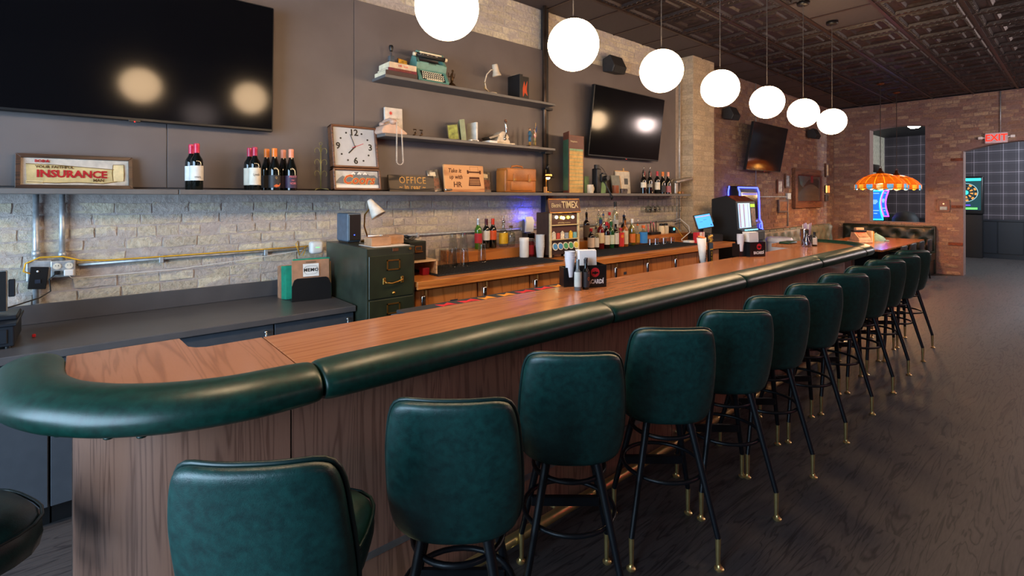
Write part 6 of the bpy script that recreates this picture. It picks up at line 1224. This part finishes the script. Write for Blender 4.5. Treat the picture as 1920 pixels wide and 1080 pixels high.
booth('dark green button-tufted booth bench along the end wall', (1.10, 13.84, 0), 0, 1.72, leather('booth_green', '#0c1714', '#16241f', .35), 10)
booth('grey-green button-tufted booth bench along the left wall', (.15, 11.33, 0), W, 3.95, leather('booth_sage', '#5f665a', '#747b6d', .5), 24)
t = thing('dining_table', 'long wooden table beneath the two stained glass lamps', 'table', (1.22, 11.85, 0)); G().rbox(-.62, .62, -1.65, 1.62, .725, .76, .006, 1).build('tabletop', wood('table_wood', '#7a4220', '#a05c30', '#b5723f', 1, 10., .22, .4), t)
for y in (-1.2, 1.2): G().rbox(-.08, .08, y - .08, y + .08, .03, .725, .01, 1).build('leg', mat('table_leg', '#4a2416', .4), t); G().rbox(-.3, .3, y - .04, y + .04, 0, .04, .01, 1).build('foot', mat('table_leg', '#4a2416', .4), t)
ch = mat('chair_black', '#14110f', .4); first = None
for k, (y, lab) in enumerate(((10.75, 'dark dining chair nearest the bar at the table'), (11.45, 'second dark dining chair along the table'), (12.15, 'third dark dining chair along the table'), (12.85, 'dark dining chair farthest along the table by the end wall'))):
    if first is None:
        first = t = thing('dining_chair', lab, 'chair', (1.80, y, 0), -W, 'dark chairs along the dining table'); G().rbox(-.2, .2, -.2, .2, .44, .48, .012, 2).build('seat', ch, t)
        for sx in (-1, 1):
            for sy in (-1, 1): G().cyl((sx * .17, sy * .17, .45), (sx * .19, sy * .2, 0), .018, .014, 8).build('leg', ch, t)
            G().tube([(sx * .17, .17, .46), (sx * .17, .2, .7), (sx * .165, .225, .79)], .016, 8).build('back_post', ch, t, True)
        G().rbox(-.19, .19, .205, .235, .56, .81, .012, 3).build('backrest', ch, t, 'auto')
        first.rotation_euler = (0, 0, -W)
    else: o = copy_tree(first); o.location = (1.80, y, 0); o['label'] = lab
t = thing('card_imprinter', 'cream card imprinter on the long table', 'card imprinter', (1.18, 11.55, .76), W - R(40)); cr = mat('imprinter_cream', '#c8b394', .4); G().rbox(-.14, .14, -.16, .18, 0, .04, .012, 2).build('base', cr, t); G().prism([(-.14, .04), (-.12, .10), (.02, .21), (.10, .21), (.14, .04)], -.12, .12, 'x').build('body', cr, t, bevel=.012); G().prism([(-.105, .118), (.0, .20), (.003, .204), (-.108, .122)], -.10, .10, 'x').build('dial_panel', mat('imprinter_print', '#7a4a3a', .5, var=.4, vs=20), t); G().rbox(-.13, .13, .0, .09, .205, .245, .008, 2).build('top_bar', dn, t); G().rbox(-.06, .1, .03, .1, .24, .29, .006, 1).build('handle', cr, t)
t = thing('menu_stack', 'upright cream and yellow cards beside the card imprinter', 'cards', (1.22, 11.95, .76), W - R(40)); G().box(-.03, .0, -.12, .12, 0, .22).build('card', cream, t); G().box(.005, .03, -.11, .11, 0, .21).build('card', mat('card_mustard', '#c9a03c', .6), t)
t = thing('teal_cloth', 'crumpled teal cloth on the long table', 'cloth', (1.27, 12.3, .76)); g = G(); rn = random.Random(5); g.lathe([(.16, 0), (.15, .05), (.11, .10), (.06, .14), (0, .16)], (0, 0, 0), 14); g.v = [(x * rn.uniform(.85, 1.15), y * rn.uniform(.85, 1.15), z * rn.uniform(.8, 1.15)) for x, y, z in g.v]; g.build('cloth', mat('cloth_teal', '#6fa8ac', .9, bump=.8, bs=25), t, True, sub=1); G().tube([(.15, -.05, .01), (.2, .02, .012), (.17, .1, .01)], .012, 6).build('hem', MATS['cloth_teal'], t, True)
# stained glass lamps
def tiffany(t):
    NS = 16; prof = [(.06, .30), (.14, .285), (.25, .24), (.34, .17), (.39, .10)]
    for k in range(NS):
        a0, a1 = 2 * PI * k / NS, 2 * PI * (k + 1) / NS
        G().lathe(prof, (0, 0, 0), 2, None, a0 + .012, a1 - .012).build('glass_panel', MATS['tiff_orange'], t, True)
        am = (a0 + a1) / 2; m_ = MATS['tiff_amber'] if k % 2 == 0 else MATS['tiff_blue']
        G().lathe([(.395, .095), (.395, .02), (.397, .02), (.397, .095)], (0, 0, 0), 2, None, a0, a1).build('skirt_panel', MATS['tiff_orange'], t, True)
        sh_ = G(); r = .4005
        n_ = 6; vs = []
        for i in range(n_ + 1):
            q = -1 + 2 * i / n_; a_ = am + q * .125; vs += [(r * math.cos(a_), r * math.sin(a_), .092), (r * math.cos(a_), r * math.sin(a_), .028 - .036 * (1 - q * q))]
        sh_.add(vs, [(2 * i, 2 * i + 1, 2 * i + 3, 2 * i + 2) for i in range(n_)]); sh_.build('scallop', m_, t, True)
    lead = mat('lamp_lead', '#3a2016', .5, .4)
    for r, z in ((.39, .10), (.40, .018), (.25, .242), (.06, .302)): G().tube([((r + .002) * math.cos(2 * PI * i / 32), (r + .002) * math.sin(2 * PI * i / 32), z) for i in range(32)], .004, 5, True).build('lead_ring', lead, t, True)
    G().lathe([(.07, .295), (.06, .32), (.03, .35), (.025, .39), (0, .40)], (0, 0, 0), 18).build('cap', mat('lamp_copper', '#6a3a1e', .4, .6), t, True)
    G().tube([(.018 * math.cos(i * PI / 5), 0, .415 + .018 * math.sin(i * PI / 5)) for i in range(10)], .004, 6, True).build('loop', MATS['lamp_copper'], t, True)
    G().tube([(0, 0, .43), (0, 0, H - 1.80 - .02)], .006, 6).build('chain', mat('chain_dark', '#3a2e28', .5, .5), t); G().lathe([(0, H - 1.80 - .05), (.06, H - 1.80 - .035), (.065, H - 1.80 - .014), (0, H - 1.80 - .014)], (0, 0, 0), 18).build('canopy', MATS['lamp_copper'], t, True)
    G().sph((0, 0, .13), .045, 14, 10).build('bulb', glow('tiffany_bulb', '#ffb050', 220), t, True)
def stained(name, c, e):
    m, nt, b = newmat(name); co = coords(nt); n = N(nt, 'ShaderNodeTexNoise'); n.inputs['Scale'].default_value = 18; nt.links.new(co, n.inputs['Vector'])
    cc = ramp(nt, n.outputs['Fac'], [(.3, shade(c, .8)), (.7, c)]); nt.links.new(cc, b.inputs['Base Color']); nt.links.new(cc, b.inputs['Emission Color']); b.inputs['Emission Strength'].default_value = e; b.inputs['Roughness'].default_value = .25
stained('tiff_orange', '#f06a10', .85); stained('tiff_amber', '#f5b030', .9); stained('tiff_blue', '#6ab8e0', .75)
first = None
for x, y, lab in ((1.56, 11.3, 'nearer orange stained glass lamp hanging over the long table'), (1.56, 12.5, 'farther orange stained glass lamp, partly behind the nearer one')):
    if first is None: first = thing('stained_glass_lamp', lab, 'pendant lamp', (x, y, 1.80), 0, 'orange stained glass pendants'); tiffany(first)
    else: o = copy_tree(first); o.location = (x, y, 1.80); o['label'] = lab
    l_ = bpy.data.lights.new('stained_lamp_light', 'POINT'); l_.energy = 38; l_.color = (1, .62, .28); l_.shadow_soft_size = .06; o = bpy.data.objects.new('stained_lamp_light', l_); C.objects.link(o); o.location = (x, y, 1.80)

# ================================================================ END WALL
t = thing('exit_sign', 'lit red exit sign with emergency lamp heads above the doorway', 'exit sign', (2.89, 13.965, 2.75), 0); G().rbox(-.165, .165, -.03, .03, 0, .205, .006, 1).build('housing', mat('exit_white', '#b8a5aa', .4, emis='#c09098', es=.22), t); text('EXIT', .185, glow('exit_red', '#ff2a10', 1.3), t, (0, -.032, .10), .002, bold=.004, sx=.85)
for s in (-1, 1): a_ = G().cyl((s * .165, 0, .11), (s * .20, 0, .12), .012, n=8).build('lamp_arm', white, t); G().rbox(s * .235 - .035, s * .235 + .035, -.03, .02, .09, .145, .01, 2).build('lamp_head', white, t)
tag(G().cyl((2.95, 13.97, 2.955), (2.95, 13.97, 3.79), .009, n=8).build('conduit', galv, None, True), 'steel conduit rising from the exit sign to the ceiling', 'conduit')
t = thing('thermostat_panel', 'small framed wooden control panel on the end wall by the doorway', 'wall panel', (2.075, 13.98, 1.34), 0); frame(t, .21, .26, .03, mat('panel_wood', '#6a4030', .5), -.02, .02); G().box(-.08, .08, -.008, .01, .02, .24).build('backing', mat('panel_brick', '#7a5248', .6), t); G().rbox(-.06, .06, -.02, .0, .04, .11, .004, 1).build('display', mat('panel_display', '#8a98a0', .3), t); G().sph((0, -.012, .17), .015, 10, 6).build('lamp', glow('panel_lamp', '#ffd8a0', 1.), t, True)
for (x0, x1, z, lab) in ((2.19, 2.385, 2.45, 'rusty iron lintel end high beside the doorway'), (2.2, 2.385, 1.45, 'rusty wooden block set in the brick beside the control panel'), (2.15, 2.385, .66, 'rusty wooden block low beside the doorway')):
    tag(G().rbox(x0, x1, 13.982, 14.01, z - .03, z + .03, .004, 1).build('wall_block', mat('rusty_block', '#6e3a24', .8, var=.2)), lab, 'block')
# machines and things in the far room
def curved(label, x0, x1, y, nc, wd, z0, z1, bow):
    t = thing('slot_screen', label, 'game screen', ((x0 + x1) / 2, y, 0)); n = 12; vs = []; fs = []; L_, Rr = [], []
    for i in range(n + 1):
        q = i / n; off = -bow * math.sin(PI * (q * .8)) + bow * .6 * q; z = z0 + (z1 - z0) * q
        l, r = (-wd / 2 + off, -.1 * math.sin(PI * q), z), (wd / 2 + off, -.1 * math.sin(PI * q), z); L_.append(l); Rr.append(r); vs += [l, r, (l[0], l[1] + .06, z), (r[0], r[1] + .06, z)]
    for i in range(n): a_ = 4 * i; fs += [(a_, a_ + 1, a_ + 5, a_ + 4), (a_ + 2, a_ + 6, a_ + 7, a_ + 3), (a_, a_ + 4, a_ + 6, a_ + 2), (a_ + 1, a_ + 3, a_ + 7, a_ + 5)]
    G().add(vs, fs).build('screen', glow('slot_blue', '#1c6ad8', 1.3), t, 'auto'); G().tube(L_ + Rr[::-1], .016, 6, True).build('neon_edge', nc, t, True)
    g = G()
    for i, (z, w2) in enumerate([(.9, .5), (.66, .45), (.62, .6), (.58, .5), (.54, .3), (.3, .7), (.2, .3)]):
        zz = z0 + (z1 - z0) * z; off = -bow * math.sin(PI * z * .8) + bow * .6 * z; g.box(-wd * w2 / 2 + off, wd * w2 / 2 + off, -.1 * math.sin(PI * z) - .012, -.1 * math.sin(PI * z) - .004, zz, zz + .018)
    g.build('screen_text', glow('slot_text', '#9ad0ff', 1.2), t); G().rbox(-wd / 2 + .0, wd / 2 - .0, .02, .5, 0, z0 + .05, .01, 1).build('cabinet', blackm, t); return t
curved('curved game screen edged in cyan neon beyond the window opening', .351, .618, 15.8, glow('neon_cyan', '#20d8ff', 5), .25, 1.07, 1.82, .07)
curved('narrow curved game screen edged in purple neon beside the cyan one', .632, .723, 15.8, glow('neon_purple', '#a838ff', 5), .10, 1.16, 1.82, .07)
t = thing('lounge_chair', 'dark rounded chair back beyond the window opening', 'chair', (1.07, 15.8, 0)); G().lathe([(.28, .0), (.29, .85), (.27, 1.12), (.18, 1.26), (0, 1.31)], (0, 0, 0), 20).build('shell', mat('chair_navy', '#0c0f16', .65), t, True); G().lathe([(.295, .9), (.3, .93), (.295, .96)], (0, 0, 0), 20).build('band', blackm, t, True)
t = thing('wall_speaker', 'small dark speaker on a black bracket inside the window opening', 'speaker', (.34, 15.6, 2.33)); G().rbox(-.02, .2, -.1, .1, 0, .2, .03, 2, xf((0, 0, 0), (0, R(12), R(20)))).build('case', spk, t, 'auto'); G().box(-.335, -.31, -.03, .03, -.2, .5).build('bracket', blackm, t); G().cyl((-.32, 0, .1), (.0, 0, .1), .015, n=8).build('arm', blackm, t)
t = thing('dart_machine', 'electronic dart board cabinet glowing teal beyond the doorway', 'dart machine', (1.90, 18.42, 0), 0); G().rbox(-.36, .36, -.05, .14, 1.18, 2.22, .04, 3).build('cabinet', blackm, t, 'auto'); G().box(-.31, .31, -.054, -.048, 1.30, 2.16).build('backlit_panel', glow('dart_teal', '#0d3a40', .8), t); G().box(-.31, .31, -.058, -.052, 2.10, 2.17).build('header', glow('dart_cyan', '#30e0d8', 2), t)
for k in range(20):
    a0 = 2 * PI * k / 20; c_ = glow('dart_amber', '#d88a40', 1.0) if k % 2 else glow('dart_dark', '#102024', .3)
    for r0, r1 in ((.10, .16), (.19, .235)): G().add([(r0 * math.cos(a0), -.06, 1.78 + r0 * math.sin(a0)), (r1 * math.cos(a0), -.06, 1.78 + r1 * math.sin(a0)), (r1 * math.cos(a0 + .28), -.06, 1.78 + r1 * math.sin(a0 + .28)), (r0 * math.cos(a0 + .28), -.06, 1.78 + r0 * math.sin(a0 + .28))], [(0, 1, 2, 3)]).build('segment', c_, t)
G().tube([(.25 * math.cos(i * PI / 12), -.06, 1.78 + .25 * math.sin(i * PI / 12)) for i in range(24)], .006, 5, True).build('ring', glow('dart_ring', '#a0c8d0', 1.), t); G().lathe([(0, 0), (.06, 0), (.06, .004), (0, .004)], (0, 0, 0), 18, xf((0, -.056, 1.78), (PI / 2, 0, 0))).build('bullseye', glow('dart_bull', '#30c8b8', 2), t)
G().box(-.28, .24, -.059, -.052, 1.32, 1.37).build('score_bar', glow('dart_lime', '#60e060', 1.6), t); G().box(-.28, .1, -.059, -.052, 1.42, 1.45).build('score_bar', glow('dart_violet', '#6040e0', 1.4), t); G().rbox(-.34, .34, -.03, .16, .0, 1.18, .01, 1).build('stand', blackm, t)
t = thing('ceiling_dome_light', 'round lit dome light on the ceiling beyond the window opening', 'ceiling light', (1.29, 15.6, 3.48)); G().lathe([(0, -.12), (.08, -.11), (.13, -.07), (.15, -.01)], (0, 0, 0), 22).build('dome', glow('dome_glow', '#ffe6c4', 60), t, True); G().lathe([(.15, -.03), (.17, -.03), (.17, 0), (0, 0)], (0, 0, 0), 22).build('rim', white, t, 'auto')
t = copy_tree(t); t.location = (5.2, 16.6, 3.48); t['label'] = 'added copy of the dome light, out of view, to brighten the room beyond the doorway'
l_ = bpy.data.lights.new('far_room_fill', 'POINT'); l_.energy = 520; l_.color = (.72, .86, 1); l_.shadow_soft_size = .15; o = bpy.data.objects.new('far_room_fill', l_); C.objects.link(o); o.location = (4.6, 16.6, 3.2)  # unseen cool fill added to brighten the floor beyond the doorway

# ================================================================ LAMPS ADDED TO LIGHT THE ROOM, UNSEEN ON THE DINING SIDE (right of the view)
def lamp_light(name, loc, power, colr, size=.09):
    l = bpy.data.lights.new(name, 'POINT'); l.energy = power; l.color = colr; l.shadow_soft_size = size
    o = bpy.data.objects.new(name, l); C.objects.link(o); o.location = loc
first = None
for k, (x, y, pw) in enumerate(((6.2, 1.5, 12), (5.8, 5.2, 30), (5.0, 9.0, 100), (4.6, 12.0, 140))):  # unseen pendants, placed and powered to brighten the far walls and floor
    lab = 'added amber shaded pendant, unseen, over the dining side, %s from the street window' % ['first', 'second', 'third', 'fourth'][k]
    if first is None:
        first = t = thing('added_pendant', lab, 'pendant lamp', (x, y, 2.75), 0, 'added pendants over the dining side'); G().lathe([(.05, .24), (.12, .2), (.24, .06), (.245, .04)], (0, 0, 0), 24).build('shade', mat('pendant_bronze', '#5a3a24', .4, .5), t, True); G().sph((0, 0, .12), .06, 18, 12).build('bulb', glow('pendant_bulb', '#ffc49a', 20), t, True); G().cyl((0, 0, .23), (0, 0, H - 2.75 - .01), .006, n=6).build('cord', blackm, t); G().lathe([(0, H - 2.75 - .04), (.06, H - 2.75 - .03), (.06, H - 2.75 - .012), (0, H - 2.75 - .012)], (0, 0, 0), 16).build('canopy', MATS['pendant_bronze'], t, True)
    else: o = copy_tree(first); o.location = (x, y, 2.75); o['label'] = lab
    lamp_light('dining_fill', (x, y, 2.66), pw, (1, .78, .72), .22)
t = thing('assumed_neon_sign', 'assumed pink neon tube sign, unseen, on the right wall of the room', 'assumed neon sign', (7.96, 6.5, 1.7), -W); G().tube([(-1.2, -.03, 0), (-1.2, -.03, .5), (1.2, -.03, .5), (1.2, -.03, 0)], .014, 8, True).build('tube', glow('assumed_neon_pink', '#ff2a60', 40), t, True); G().rbox(-1.3, 1.3, -.015, .03, -.1, .6, .01, 1).build('backboard', blackm, t)  # unseen pink source assumed from the pink reflections, added to light the room
